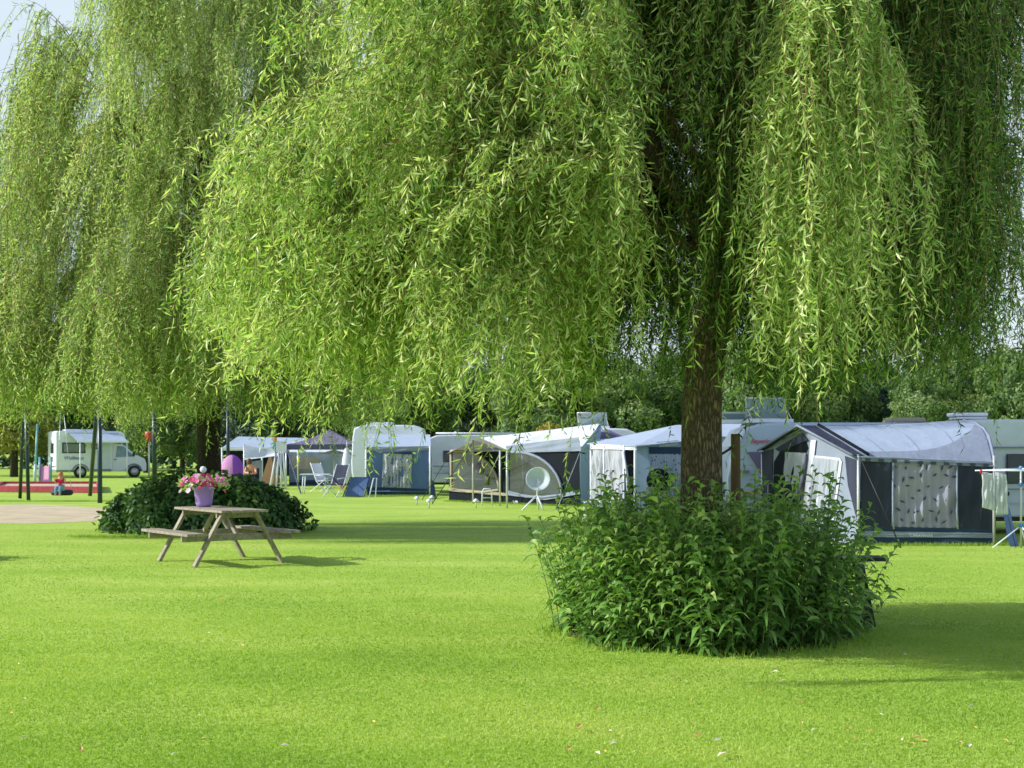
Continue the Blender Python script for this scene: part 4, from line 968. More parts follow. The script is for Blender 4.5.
def white_awning():
    """light awning with net curtains behind the bush, left of the foreground trunk"""
    C0, CR, CL = (3.01, 34.0), (5.4, 35.3), (2.05, 37.2)
    r = thing('awning_tent', (3.6, 35.5, 0), 'pale blue awning with white net curtains and open doorway, left of the foreground trunk', 'awning')
    A, B = C0, CL
    P = [at(587, 443.5, 37.4), onplane(636, 446, C0, CL, .1), at(732, 436, 35.4), at(742, 423.5, 38.0), at(676, 425, 38.0), at(607, 440, 38.2)]
    b = MB().add([P[0], P[1], P[2], P[3], P[4], P[5]], [(0, 1, 4, 5), (1, 2, 3, 4)])
    b.build('roof', M['f_roofblue'], r).modifiers.new('t', 'SOLIDIFY').thickness = .02
    wallcloth('valance', M['f_white'], r, A, B, [(590, 443.5), (636, 446), (636, 450), (590, 449)], off=.06, seed=2)
    for i, (a, c) in enumerate(((592, 602), (606, 623))):
        wallcloth('net_curtain', M['lace'], r, A, B, [(a, 449), (c, 450), (c, 511), (a, 508)], off=.02, seed=4+i, wr=.035)
    pane('doorway', M['f_black'], r, A, B, [(602, 449), (634, 450), (634, 512), (602, 510)], off=-.25)
    for px in (591, 604, 624, 635):
        strip('post', M['white'], r, A, B, [(px, 445), (px, 512)], off=.06, r=.03)
    strip('hanging_cloth', M['f_white'], r, A, B, [(623, 452), (627, 475), (628, 493)], off=.12, r=.035)
    A, B = C0, CR
    wallcloth('front_wall', M['f_paleblue'], r, A, B, [(637, 446), (724, 436), (724, 515), (637, 517)], seed=7, wr=.01)
    wallcloth('window_header', M['f_navy'], r, A, B, [(649, 447), (681, 447), (681, 455), (649, 454)], off=.02, seed=7, wr=.004)
    wallcloth('curtain', M['floral_grey'], r, A, B, [(649, 454), (681, 454), (681, 500), (649, 500)], off=.025, seed=8, wr=.02)
    pane('light_panel', M['f_white'], r, A, B, [(656, 442), (678, 440), (678, 445), (660, 447)], off=.03)
    wallcloth('front_wall_skirt', M['f_navy'], r, A, B, [(680, 489), (724, 485), (724, 515), (680, 516)], off=.03, seed=9)
    # moon chair
    c = Vector((3.5, 33.4, 0)); ch = thing('moon_chair', c, 'round dark green folding chair leaning by the pale blue awning window', 'chair')
    MB().lathe(c+Vector((0, 0, .98)), [(0, .03), (.15, .02), (.28, -.01), (.29, -.03), (.27, -.03), (0, .0)], 20, Matrix.Rotation(PI/2-.2, 3, 'X')).build('seat', M['f_black'], ch)
    for s in (-.25, .25): MB().tube([c+Vector((s, .05, 1.1)), c+Vector((-s*.8, -.2, 0))], .014, 6).build('leg', M['alu'], ch)
    # plastic stool/table
    c = gnd(604, 519); c.z = 0
    t = thing('garden_table', c, 'small white plastic table on the grass at the left end of the lance-leaved bush', 'table')
    MB().box(c+Vector((0, 0, .41)), (1.0, .6, .05)).build('tabletop', M['white'], t, bevel=.02)
    MB().box(c+Vector((0, 0, .36)), (.9, .5, .05)).build('apron', M['white'], t)
    for sx in (-.45, .45):
        for sy in (-.24, .24): MB().box(c+Vector((sx, sy, .18)), (.07, .06, .36)).build('leg', M['white'], t, bevel=.01)

def round_window_awning():
    A, B = (-2.13, 46.5), (2.04, 42.0)
    r = thing('awning_tent', (0, 45, 0), 'black and white awning with two quarter-round windows and beige porch canopy', 'awning')
    g = lambda px, py, off=0.0: onplane(px, py, A, B, off)
    # roof
    e0, e1, e2 = g(448, 453, .02), g(506, 450, .02), g(580, 449, .05)
    b0, b1, b2 = at(478, 438, 49.0), at(552, 429.5, 47.5), at(601, 423.5, 46.0)
    R = MB().cloth(b0, b1, e1, e0, 12, 8, .04, .005, seed=1).cloth(b1, b2, e2, e1, 14, 8, .10, .005, seed=2)
    R.build('roof', M['f_white'], r)
    wallcloth('valance', M['f_grey'], r, A, B, [(506, 446), (579, 437), (581, 451), (506, 453)], off=.06, seed=3)
    # porch canopy
    ap, l, rr = at(473, 439.5, 43.6), at(447, 454, 44.6), at(506, 450.5, 42.9)
    MB().cloth(ap, b0+Vector((0, 0, .02)), e0, l, 8, 6, .01, .004).cloth(ap, b0+Vector((0.05, 0, .02)), e1+Vector((0, 0, .02)), rr, 8, 6, .01, .004).build('porch_canopy', M['f_beige'], r)
    # walls
    wallcloth('wall', M['f_black'], r, A, B, [(449, 452), (506, 451), (506, 506), (449, 502)], seed=5, wr=.006)
    wallcloth('wall', M['f_black'], r, A, B, [(506, 451), (579, 450), (581, 508), (506, 506)], seed=6, wr=.006)
    def arc(x0, y0, x1, y1, xb, yb):
        pts = [(x0, y0)]
        for k in range(1, 13):
            a = k/12*PI/2; pts.append((x0+6+(x1-x0-6)*math.sin(a)**.95, y0+(y1-y0)*(1-math.cos(a))))
        pts += [((x1*2+xb)/3, y1+2.2), ((x1+xb*2)/3, y1+1.6), (xb, yb)]
        return pts
    for i, q in enumerate(((451, 451, 499, 490, 451, 488), (508, 452, 562, 495, 508, 491))):
        pts = arc(*q)
        p = pane('window', M['pane'], r, A, B, pts, off=.03, t=.008)
        loop = pts+[pts[0]]
        MB().tube([g(x, y, .045) for x, y in loop], .045, 6).build('window_frame', M['f_beige'] if i == 0 else M['f_grey'], p)
    # what shows through the windows: interior objects as printed curtains / light inner wall behind
    pane('inner_curtain', M['f_grey'], r, A, B, [(453, 470), (470, 462), (492, 478), (497, 490), (453, 487)], off=.012, t=.004)
    pane('inner_curtain', M['ltblue_panel'], r, A, B, [(520, 460), (532, 462), (552, 480), (560, 494), (522, 492)], off=.012, t=.004)
    pane('inner_curtain', M['f_navy'], r, A, B, [(509, 455), (520, 456), (522, 482), (510, 486)], off=.014, t=.004)
    pane('inner_cushion', M['f_pink'], r, A, B, [(512, 484), (516, 481), (521, 483), (520, 488), (512, 488)], off=.02, t=.004)
    pane('inner_cushion', M['f_beige'], r, A, B, [(459, 489), (461, 482), (465, 480), (468, 486), (468, 490)], off=.02, t=.004)
    MB().lathe(g(482, 469, -.05), [(.001, -.2), (.18, -.12), (.24, .05), (.14, .2), (.001, .22)], 12).build('hanging_basket', M['f_lav'], r)
    MB().lathe(g(489, 481, -.03), [(.001, -.2), (.12, -.1), (.13, .15), (.001, .3)], 10).build('house_plant', M['leaf_gold'], r)
    strip('inner_rail', M['alu'], r, A, B, [(453, 478), (497, 480)], off=.015, r=.015); strip('inner_rail', M['alu'], r, A, B, [(522, 452), (524, 490)], off=.015, r=.02)
    wallcloth('border', M['f_beige'], r, A, B, [(449, 488), (506, 493), (506, 496), (449, 491)], off=.055, seed=7, wr=.003)
    wallcloth('border', M['f_grey'], r, A, B, [(506, 492), (545, 497), (545, 500), (506, 495)], off=.055, seed=7, wr=.003)
    wallcloth('border', M['f_grey'], r, A, B, [(545, 497), (579, 490), (580, 494), (545, 500)], off=.055, seed=7, wr=.003)
    text('lettering', 'VB', .2, M['text_pale'], r, g(513, 505, .03), Vector((B[0]-A[0], B[1]-A[1], 0)))
    for px, py, top in ((473, 503.5, 440), (500, 506, 450), (507, 508, 450)):
        Y = F*H/(py-HY); p = Vector(((px-512)*Y/F, Y, 0)); q = at(px, top, Y)
        MB().tube([p, q], .028, 8).build('pole', M['alu'], r)
    guy(at(472, 444, 43.6), gnd(432, 504), M['dark'], r, .016); guy(at(449, 455, 44.6), gnd(422, 500), M['dark'], r, .012)
    guy(at(500, 453, 43), g(487, 480, .1), M['alu'], r, .012); guy(at(580, 452, 42), gnd(556, 512), M['alu'], r, .010)
    MB().cloth(e2, b2, Vector((b2.x, b2.y, .0)), Vector((2.04, 42.0, 0)), 6, 6, 0, .01).build('end_wall', M['f_paleblue'], r)
    # caravan section seen at the right of the awning
    v = caravan('caravan', 'pale blue caravan end showing between the black awning and the net-curtain awning', 2.0, 44.4, 3.2, 2.05, M['ltblue_panel'], zb=.4, nose='none')
    dbox('handle', M['dark'], v, 2.2, 2.5, 1.15, 1.2, 44.37, .04); dbox('handle', M['dark'], v, 2.2, 2.5, .62, .68, 44.37, .04)
    # satellite dish
    c = gnd(537, 510); c.z = 0
    d = thing('satellite_dish', c, 'round white satellite dish on a white tripod in front of the black awning', 'satellite dish')
    dc = at(538, 479, c.y)
    ax = Matrix.Rotation(PI/2-.25, 3, 'X') @ Matrix.Identity(3)
    MB().lathe(dc, [(0, -.09), (.12, -.08), (.24, -.04), (.33, .02), (.345, .02), (.34, .0), (.24, -.065), (0, -.115)], 28, ax).build('dish', M['cream'], d)
    MB().tube([dc+Vector((0, .05, 0)), c+Vector((0, .05, .35))], .022, 8).build('mast', M['white'], d)
    for dx, dy in ((-.42, -.15), (.18, -.25), (.05, .4)):
        MB().tube([c+Vector((0, .05, .42)), c+Vector((dx, dy, 0))], .024, 6).build('leg', M['white'], d)
    MB().tube([dc+Vector((0, -.02, -.3)), dc+Vector((0.03, -.42, -.12)), dc+Vector((.03, -.42, -.05))], .012, 6).build('feed_arm', M['alu'], d)
    # towel rail
    a = gnd(487, 506); a.z = 0
    t = thing('towel_rail', a, 'small white tube rail standing under the left quarter-round window', 'rail')
    hw, hh = .14, .52
    MB().tube([a+Vector((-hw*1.1, 0, 0)), a+Vector((-hw, 0, hh*.85)), a+Vector((-hw*.7, 0, hh)), a+Vector((hw*.7, 0, hh)), a+Vector((hw, 0, hh*.85)), a+Vector((hw*1.1, 0, 0))], .02, 8).build('hoop', M['white'], t)
    MB().tube([a+Vector((-hw, 0, .25)), a+Vector((hw, 0, .25))], .012, 6).build('rung', M['white'], t)
    # garden lights
    for px, py, lab in ((417, 505, 'small white mushroom garden light, leftmost on the grass before the blue awning'), (429, 508, 'small white mushroom garden light, nearest of the three before the blue awning'), (432, 504, 'small white mushroom garden light, rearmost right of the three before the blue awning'), (476, 508, 'small white garden light beside the beige porch pole')):
        p = gnd(px, py); p.z = 0; q = thing('garden_light', p, lab, 'garden light', 'white garden lights on the grass')
        MB().tube([p, p+Vector((0, 0, .2))], .02, 6).build('stake', M['alu'], q)
        MB().lathe(p+Vector((0, 0, .18)), [(0, 0), (.08, 0), (.085, .03), (.05, .08), (0, .1)], 12).build('cap', M['white'], q)
    # purple parasol and hatch behind
    c = Vector((3.1, 46.5, 0)); u = thing('parasol', c, 'purple parasol showing above the roof between the white and pale blue awnings', 'parasol')
    top = at(607, 429, 46.5); vs = [top]; n = 8
    for k in range(n): vs.append(top+Vector((1.25*math.cos(2*PI*k/n+.3), 1.25*math.sin(2*PI*k/n+.3), -.52)))
    MB().add(vs, [(0, k+1, (k+1) % n+1) for k in range(n)]).build('canopy', M['f_lav'], u); MB().tube([(top.x, top.y, 0), top], .025, 8).build('pole', M['alu'], u)
    v = caravan('caravan', 'white caravan roof rising behind the purple parasol', 2.2, 48.5, 2.2, 2.45, M['white'], nose='none')
    hatch('tilted clear roof hatch on the caravan above the purple parasol', (2.85, 49.0, 2.45), 1.0, .7, .45)

def blue_awning():
    Y = 51.7; A, B = (-5.43, Y), (-2.9, Y)
    r = thing('awning_tent', (-4.2, 52.8, 0), 'mid blue awning with blue floral curtain window and pale roof', 'awning')
    g = lambda px, py, off=0: onplane(px, py, A, B, off)
    e0, e1 = g(365, 447.5), g(431, 446.5); b0, b1 = at(369, 434, 54.5), at(430, 434.5, 54.5)
    MB().cloth(b0, b1, e1, e0, 14, 8, .06, .005).build('roof', M['f_roofblue'], r)
    wallcloth('roof_edge', M['f_grey'], r, A, B, [(365, 447), (431, 446), (429, 450), (380, 453)], off=.03, seed=2)
    wallcloth('front_wall', M['f_blue'], r, A, B, [(366, 447), (430, 447), (430, 489), (368, 487)], seed=1, wr=.015)
    w = wallcloth('curtain', M['floral_blue'], r, A, B, [(383, 453), (412, 453), (411, 488), (382, 487)], off=.04, seed=3, wr=.03)
    strip('window_header', M['f_navy'], r, A, B, [(383, 452), (412, 453.5)], off=.06, r=.04)
    wallcloth('skirt', M['f_navy'], r, A, B, [(367, 487), (431, 489), (432, 497), (368, 496)], seed=4)
    strip('skirt_stripe', M['f_blue'], r, A, B, [(369, 491), (430, 492)], off=.02, r=.03)
    for px in (366, 430): strip('pole', M['white'], r, A, B, [(px, 446), (px, 496)], off=.04, r=.035)
    MB().cloth(e0, b0, Vector((b0.x, 54.5, 0)), Vector((-5.4, Y, 0)), 6, 6, 0, .02).build('end_wall', M['f_blue'], r)
    MB().cloth(e1, b1, Vector((b1.x, 54.5, 0)), Vector((-2.95, Y, 0)), 6, 6, 0, .02).build('end_wall', M['f_blue'], r)
    MB().cloth(g(431, 480), g(434, 481), gnd(436, 498), gnd(430, 500), 3, 4, 0, .01).build('side_flap', M['f_navy'], r)
    v = caravan('caravan', 'pale green-white caravan with a small dark window between the blue awning and the beige porch', -3.7, 55.2, 4.5, 2.3, M['cream'], nose='both')
    dbox('window', M['glass'], v, -2.72, -2.1, 1.22, 1.68, 55.17, .04, .02); dbox('trim', M['greyplastic'], v, -3.1, -1.0, 1.05, 1.08, 55.17, .03)
    dbox('trim', M['greyplastic'], v, -3.1, .2, .78, .8, 55.17, .02)
    MB().tube([(-3.0, 55.1, 2.36), (.2, 55.1, 2.36)], .03, 6).build('awning_rail', M['white'], v)
    v = caravan('caravan', 'tall white caravan roof over the blue awning, highest white block there', -6.55, 57, 3.0, 2.72, M['white'], nose='none')
    MB().box((-5.4, 57.6, 2.76), (1.1, .9, .16)).build('roof_box', M['white'], v, bevel=.1)

def gazebo_group():
    Y0 = 61.0; hw = 1.68; cx = -8.15; cy = Y0+1.6
    r = thing('gazebo', (cx, cy, 0), 'lavender-grey pop-up gazebo with pointed roof standing left of the blue awning', 'gazebo')
    ap = Vector((cx, cy, 2.62)); cs = [Vector((cx+sx*hw, cy+sy*hw, 1.95)) for sx, sy in ((-1, -1), (1, -1), (1, 1), (-1, 1))]
    b = MB()
    for i in range(4):
        p, q = cs[i], cs[(i+1) % 4]; m = (p+q)/2
        n = 8; rows = []
        for j in range(n+1):
            t = j/n; s = t**1.12
            rows.append([ap+(p*(1-u)+q*u-ap)*t-Vector((0, 0, .10*math.sin(PI*t)+.05*4*u*(1-u)*t)) for u in np.linspace(0, 1, 9)])
        b.add([v for rw in rows for v in rw], [(j*9+k, j*9+k+1, (j+1)*9+k+1, (j+1)*9+k) for j in range(n) for k in range(8)], True)
    b.build('roof', M['f_lav'], r)
    v = MB()
    for i in range(4): v.cloth(cs[i]+Vector((0, 0, 0)), cs[(i+1) % 4], cs[(i+1) % 4]-Vector((0, 0, .24)), cs[i]-Vector((0, 0, .24)), 10, 2, .03, .01)
    v.build('valance', M['f_lavdark'], r)
    for c in cs: MB().tube([(c.x, c.y, 0), (c.x, c.y, 1.9)], .035, 8).build('post', M['alu'], r)
    MB().tube([cs[0]-Vector((0, 0, .1)), gnd(301, 494)], .03, 6).build('guy_pole', M['f_lavdark'], r)
    MB().cloth(cs[1]+Vector((-.3, .2, -.1)), cs[1]+Vector((.05, .2, -.1)), Vector((cx+hw+.1, cy-hw+.2, .1)), Vector((cx+hw-.15, cy-hw+.2, .1)), 5, 6, 0, .03).build('side_curtain', M['f_lavdark'], r)
    # tent with beige window behind the gazebo
    A, B = (-10.7, 67.0), (-6.6, 67.0)
    t = thing('awning_tent', (-9, 68, 0), 'grey awning with beige blind window, seen through under the gazebo', 'awning')
    g = lambda px, py, off=0: onplane(px, py, A, B, off)
    wallcloth('front_wall', M['f_grey'], t, A, B, [(289, 452), (352, 452), (352, 486), (289, 486)], seed=1)
    MB().cloth(at(292, 442, 69.5), at(345, 442, 69.5), g(352, 452), g(289, 452), 8, 5, .02, .01).build('roof', M['f_white'], t)
    pane('window', M['f_beige'], t, A, B, [(292, 457), (318, 457), (320, 471), (291, 471)], off=.03)
    pane('window_blind', M['greyplastic'], t, A, B, [(291, 469), (320, 469), (320, 474), (291, 474)], off=.05)
    pane('wall_band', M['f_paleblue'], t, A, B, [(289, 474), (322, 474), (322, 482), (289, 482)], off=.03)
    wallcloth('skirt', M['f_navy'], t, A, B, [(289, 480), (352, 480), (352, 487), (289, 487)], off=.04, seed=2)
    # furled and open white parasols
    p = Vector((-7.1, 60.2, 0)); q = thing('parasol', p, 'furled white parasol standing upright by the right gazebo post', 'parasol')
    MB().tube([p, p+Vector((0, 0, 2.1))], .025, 8).build('pole', M['alu'], q)
    MB().lathe(p, [(.03, .25), (.2, .4), (.24, .8), (.2, 1.3), (.1, 1.75), (.02, 1.82)], 14).build('canopy', M['f_white'], q)
    p = Vector((-9.15+.2, 64.2, 0)); p.x = (334-512)*64.2/F
    q = thing('parasol', p, 'open white parasol under the gazebo roof', 'parasol'); top = p+Vector((0, 0, 1.72)); vs = [top]
    for k in range(8): vs.append(top+Vector((.75*math.cos(PI*k/4), .75*math.sin(PI*k/4), -.2)))
    MB().add(vs, [(0, k+1, (k+1) % 8+1) for k in range(8)]).build('canopy', M['f_white'], q); MB().tube([p, top], .03, 8).build('pole', M['white'], q)
    # table and chairs
    c = gnd(318, 494); c.z = 0; t = thing('camping_table', c, 'white camping table in front of the gazebo', 'table')
    MB().box(c+Vector((-.1, 0, .76)), (1.1, .7, .035)).build('tabletop', M['white'], t, bevel=.01)
    for sx in (-.58, .36):
        for sy in (-.3, .3): MB().tube([c+Vector((sx, sy, 0)), c+Vector((sx*.9, sy, .75))], .022, 6).build('leg', M['white'], t)
    def recliner(loc, label, rz, back, frame=M['white'], k=1.0):
        q = thing('recliner_chair', loc, label, 'chair', rz=rz); l = dict(parent=q, local=True)
        MB().sheet([Vector(v)*k for v in [(-.25, .1, .46), (.25, .1, .46), (.25, .42, 1.15), (-.25, .42, 1.15)]], t=.03).build('backrest', back, **l)
        MB().sheet([Vector(v)*k for v in [(-.25, -.38, .48), (.25, -.38, .48), (.25, .12, .44), (-.25, .12, .44)]], t=.03).build('seat', back, **l)
        for sx in (-.28, .28):
            MB().tube([Vector(v)*k for v in [(sx, .44, 1.18), (sx, .1, .45), (sx, -.42, 0)]], .018, 6).build('leg', frame, **l)
            MB().tube([Vector(v)*k for v in [(sx, -.38, .5), (sx, .45, 0)]], .018, 6).build('leg', frame, **l)
            MB().tube([Vector(v)*k for v in [(sx, -.3, .66), (sx, .22, .7)]], .02, 6).build('armrest', frame, **l)
        return q
    c = gnd(336, 497); c.z = 0; recliner(c, 'white framed camping chair with dark high back, right of the white table', -.5, M['f_slate'])
    c = gnd(323, 492); c.z = 0; recliner(c, 'white camping chair half hidden behind the white camping table', .9, M['f_white'])
    # folded blue-grey lounger propped up
    c = gnd(360, 497); c.z = 0; q = thing('folded_lounger', c, 'blue-grey folding lounger propped up beside the blue awning', 'lounger')
    MB().sheet([c+Vector(v) for v in [(-.55, -.2, .03), (.12, -.2, .03), (.3, .25, .68), (-.35, .25, .68)]], t=.04).build('cushion', M['f_blue'], q)
    MB().tube([c+Vector(v) for v in [(.35, -.2, 0), (.48, .1, .68), (.6, .1, .68), (.58, -.25, 0)]], .02, 6).build('frame', M['white'], q)
    MB().tube([c+Vector(v) for v in [(-.6, -.22, 0), (-.38, .27, .7), (.33, .27, .7), (.16, -.22, 0)]], .02, 6).build('frame', M['f_slate'], q)
    # orange ball
    b = MB().lathe(gnd(341.5, 489)+Vector((0, 0, .0)), [(.001, 0), (.1, .03), (.155, .14), (.1, .26), (.001, .3)], 14).build('ball', M['orange']); props(b, 'orange ball beside the dark-backed camping chair', 'ball')

def far_left_camp():
    Y = 78; A, B = (-16.3, Y), (-11.5, Y)
    r = thing('awning_tent', (-14, 79, 0), 'long white and pale blue awning roof far behind the left willow trunk', 'awning')
    e0, e1 = at(221, 448, Y), at(312, 449, Y); b0, b1 = at(238, 436.5, Y+3.2), at(306, 438, Y+3.2)
    MB().cloth(b0, b1, e1, e0, 16, 8, .06, .01).build('roof', M['f_roofblue'], r)
    wallcloth('valance', M['f_white'], r, A, B, [(221, 447), (312, 448), (312, 451), (221, 450.5)], off=.05)
    pane('back_wall', M['f_black'], r, (-16.3, Y+1.5), (-11, Y+1.5), [(228, 450), (305, 450), (305, 476), (228, 476)])
    for px in (222, 262, 300): strip('post', M['white'], r, A, B, [(px, 448), (px, 480)], r=.05)
    # dome tent pink/purple
    c = gnd(232, 487); c.z = 0; c = Vector(((232-512)*64/F, 64, 0))
    d = thing('beach_shelter', c, 'pink and purple rounded play tent just right of the left willow trunk', 'tent')
    for k, (a0, a1, m) in enumerate(((-PI*.95, -PI*.42, M['f_pink']), (-PI*.42, PI*.12, M['f_purple']), (PI*.12, PI*1.05, M['f_pink']))):
        b = MB(); vs = []; nu, nv = 8, 8
        for j in range(nv+1):
            for i in range(nu+1):
                a = a0+(a1-a0)*i/nu; e = PI/2*j/nv
                vs.append(c+Vector((.68*math.cos(a)*math.cos(e), .68*math.sin(a)*math.cos(e), 1.48*math.sin(e)**.9)))
        w = nu+1; b.add(vs, [(j*w+i, j*w+i+1, (j+1)*w+i+1, (j+1)*w+i) for j in range(nv) for i in range(nu)], True).build('panel', m, d)
    # grey white tarp
    Yt = 62; t = thing('tarp', at(256, 480, Yt), 'white tarp shelter with a high left corner right of the purple play tent', 'tarp')
    P = [at(244, 445, Yt), at(276, 451, Yt+1.5), at(275, 456, Yt-.3), at(244, 460, Yt-.8)]
    MB().cloth(*P, 12, 8, .12, .01, seed=5).build('sheet', M['f_white'], t)
    MB().sheet([at(247, 462, Yt), at(262, 460, Yt), at(262, 485, Yt), at(243, 485, Yt)], Vector((0, -1, 0)), .02).build('side', M['f_grey'], t)
    for px, py in ((244, 445), (276, 451)):
        p = at(px, py, Yt); MB().tube([(p.x, p.y, 0), p+Vector((0, 0, .05))], .03, 6).build('pole', M['alu'], t)
    t = thing('ridge_tent', at(268, 480, 66), 'small tan tent wedged between the white tarp and the folded frame', 'tent')
    MB().add([at(270, 453, 66), at(260, 484, 65), at(278, 484, 65), at(272, 453, 69), at(262, 482, 70), at(281, 482, 70)], [(0, 1, 2), (0, 3, 4, 1), (0, 2, 5, 3)]).build('canvas', M['f_tan'], t)
    # white folded frame bundle
    t = thing('tent_frame', at(281, 486, 60), 'bundle of white slanting tent poles and cloth at the left gazebo post', 'tent frame')
    for k, (a, b_) in enumerate((((276, 455), (270, 486)), ((279, 452), (276, 486)), ((281, 452), (281, 487)), ((283, 452), (286, 486)), ((278, 453), (284, 480)))):
        MB().tube([at(a[0], a[1], 60), at(b_[0], b_[1], 60)-Vector((0, 0, .1))], .05, 6).build('pole', M['f_white'], t)
    MB().sheet([at(275, 440, 60), at(287, 442, 60), at(286, 453, 60), at(276, 452, 60)], Vector((0, -1, 0)), .02).build('cloth', M['f_white'], t)
    t = thing('windsock', at(275, 480, 59.5), 'small orange and green windsock on a thin pole left of the gazebo', 'windsock')
    MB().tube([at(275, 489, 59.5), at(275.5, 426, 59.5)], .018, 6).build('pole', M['steelgreen'], t)
    MB().tube([at(275, 437, 59.4), at(275.2, 442, 59.4)], [.09, .07], 8).build('sock', M['orange'], t); MB().tube([at(274.5, 442.2, 59.4), at(273, 449, 59.4)], [.07, .04], 8).build('tail', M['teal'], t)

def motorhome():
    rz = math.radians(31); L = 5.5
    loc = Vector((-28.05+.5, 84.6, 0))
    r = thing('motorhome', loc, 'white motorhome with light blue awning rolled out, parked beyond the playground', 'motorhome', rz=rz)
    lp = dict(parent=r, local=True); W = 2.15
    def prism(pts, y0, y1):
        k = len(pts); return MB().add([(x, y0, z) for x, z in pts]+[(x, y1, z) for x, z in pts], [tuple(range(k)), tuple(range(k, 2*k))[::-1]]+[(i, i+k, (i+1) % k+k, (i+1) % k) for i in range(k)])
    prism([(0, .5), (0, 2.78), (.12, 2.86), (3.9, 2.86), (4.15, 2.7), (4.25, 2.2), (3.4, 2.1), (3.4, .42)], 0, W).build('body', M['white'], bevel=.04, **lp)
    prism([(3.38, .38), (3.38, 2.12), (4.05, 2.08), (4.85, 1.42), (5.45, 1.15), (5.55, .85), (5.55, .38)], .12, W-.12).build('cab', M['white'], bevel=.06, **lp)
    prism([(0.02, .35), (0.02, .55), (1.1, .55), (1.1, .35)], .04, W-.04).build('bumper', M['greyplastic'], **lp)
    MB().box((2.7, -.012, .45), (1.2, .03, .16)).build('side_skirt', M['greyplastic'], **lp)
    for x in (1.45, 4.75):
        MB().lathe((x, .10, .36), [(0, -.12), (.36, -.12), (.38, -.06), (.38, .12), (0, .12)], 20, Matrix.Rotation(PI/2, 3, 'X')).build('wheel', M['tyre'], **lp)
        MB().lathe((x, -.02-0.01, .36), [(0, 0), (.2, 0), (.24, .02), (0, .03)], 16, Matrix.Rotation(PI/2, 3, 'X')).build('rim', M['alu'], **lp)
        k = 10; MB().tube([(x+.47*math.cos(PI*i/k), (-.005 if x < 3 else .11), .38+.44*math.sin(PI*i/k)) for i in range(k+1)], .05, 6).build('wheel_arch', M['greyplastic'], **lp)
    MB().sheet([(3.62, .10, 1.25), (4.75, .10, 1.3), (4.1, .10, 1.93), (3.72, .10, 1.95)], Vector((0, -1, 0)), .02).build('side_window', M['windscreen'], **lp)
    MB().sheet([(4.12, .3, 2.06), (4.86, .3, 1.45), (4.86, W-.3, 1.45), (4.12, W-.3, 2.06)], t=.03).build('windscreen', M['glass'], **lp)
    MB().box((4.72, .02, 1.42), (.12, .14, .24)).build('mirror', M['dark'], bevel=.03, **lp)
    MB().box((3.6, .105, 1.12), (.14, .03, .05)).build('door_handle', M['dark'], **lp)
    MB().box((3.45, -.01, 2.27), (.95, .03, .22)).build('cab_bed_window', M['glass'], **lp)
    for x0, x1, z0, z1 in ((.35, 1.75, 1.5, 2.15), (2.1, 2.75, 1.75, 2.1)):
        MB().box(((x0+x1)/2, -.01, (z0+z1)/2), (x1-x0, .03, z1-z0)).build('window_frame', M['dark'], bevel=.05, **lp)
        MB().box(((x0+x1)/2, -.03, (z0+z1)/2), (x1-x0-.16, .01, z1-z0-.14)).build('window', M['glasslit'], **lp)
    MB().box((-.012, W*.45, 1.8), (.03, .7, .62)).build('rear_window', M['glass'], bevel=.05, **lp)
    MB().box((-.012, W*.45, 1.15), (.03, .3, .3)).build('rear_badge', M['greyplastic'], bevel=.05, **lp)
    MB().box((2.98, -.01, 1.35), (.55, .03, 1.75)).build('door', M['cream'], bevel=.02, **lp)
    MB().box((1.9, W*.5, 2.92), (2.4, .8, .10)).build('roof_vent', M['white'], bevel=.03, **lp)
    # lettering on the flank
    cu = text('lettering', 'Wollenau', .30, M['text_blue'], r, (0, 0, 0), (1, 0, 0), shear=.2)
    me = cu.data; me.transform(world_inv(r).inverted()); me.transform(Matrix.Translation((.45, -.03, 1.12)))
    # awning
    aw = MB().cloth((.7, 0, 2.74), (3.75, 0, 2.74), (3.9, -1.75, 2.22), (.85, -1.75, 2.22), 10, 6, .04, .004).build('awning', M['f_roofblue'], **lp)
    MB().beam((.85, -1.76, 2.2), (3.9, -1.76, 2.2), .05, .1).build('awning_bar', M['white'], **lp)
    for x in (1.0, 3.8): MB().tube([(x, -1.75, 2.2), (x, -1.75, 0)], .035, 6).build('awning_post', M['white'], **lp)

# ------------------------------------------------------------------ people
def person(name, label, joints, edges, radii, mats, head, extras=None):
    """joints in world coordinates; one skinned body; head, hair and clothing follow"""
    base = Vector(joints[0]); base.z = 0
    r = thing(name, base, label, 'person')
    me = bpy.data.meshes.new('body'); me.from_pydata([Vector(j)-base for j in joints], edges, []); o = link_mesh('body', me, r, mats[0])
    sk = o.modifiers.new('skin', 'SKIN'); me.skin_vertices  # created with modifier
    for i, rad in enumerate(radii):
        me.skin_vertices[0].data[i].radius = (rad, rad)
    me.skin_vertices[0].data[0].use_root = True
    sb = o.modifiers.new('sub', 'SUBSURF'); sb.levels = 2; sb.render_levels = 2
    return r, o, base
def skin_body(name, joints, edges, radii, mat, parent):
    base = parent.location
    me = bpy.data.meshes.new(name); me.from_pydata([Vector(j)-base for j in joints], edges, [])
    o = bpy.data.objects.new(name, me); COL.objects.link(o)
    o.modifiers.new('skin', 'SKIN')
    for i, rad in enumerate(radii): me.skin_vertices[0].data[i].radius = (rad, rad)
    me.skin_vertices[0].data[0].use_root = True
    s = o.modifiers.new('sub', 'SUBSURF'); s.levels = 2; s.render_levels = 2
    dg = bpy.context.evaluated_depsgraph_get(); m2 = bpy.data.meshes.new_from_object(o.evaluated_get(dg))
    bpy.data.objects.remove(o)
    m2.polygons.foreach_set('use_smooth', [True]*len(m2.polygons)); m2.materials.clear()
    return link_mesh(name, m2, parent, mat)
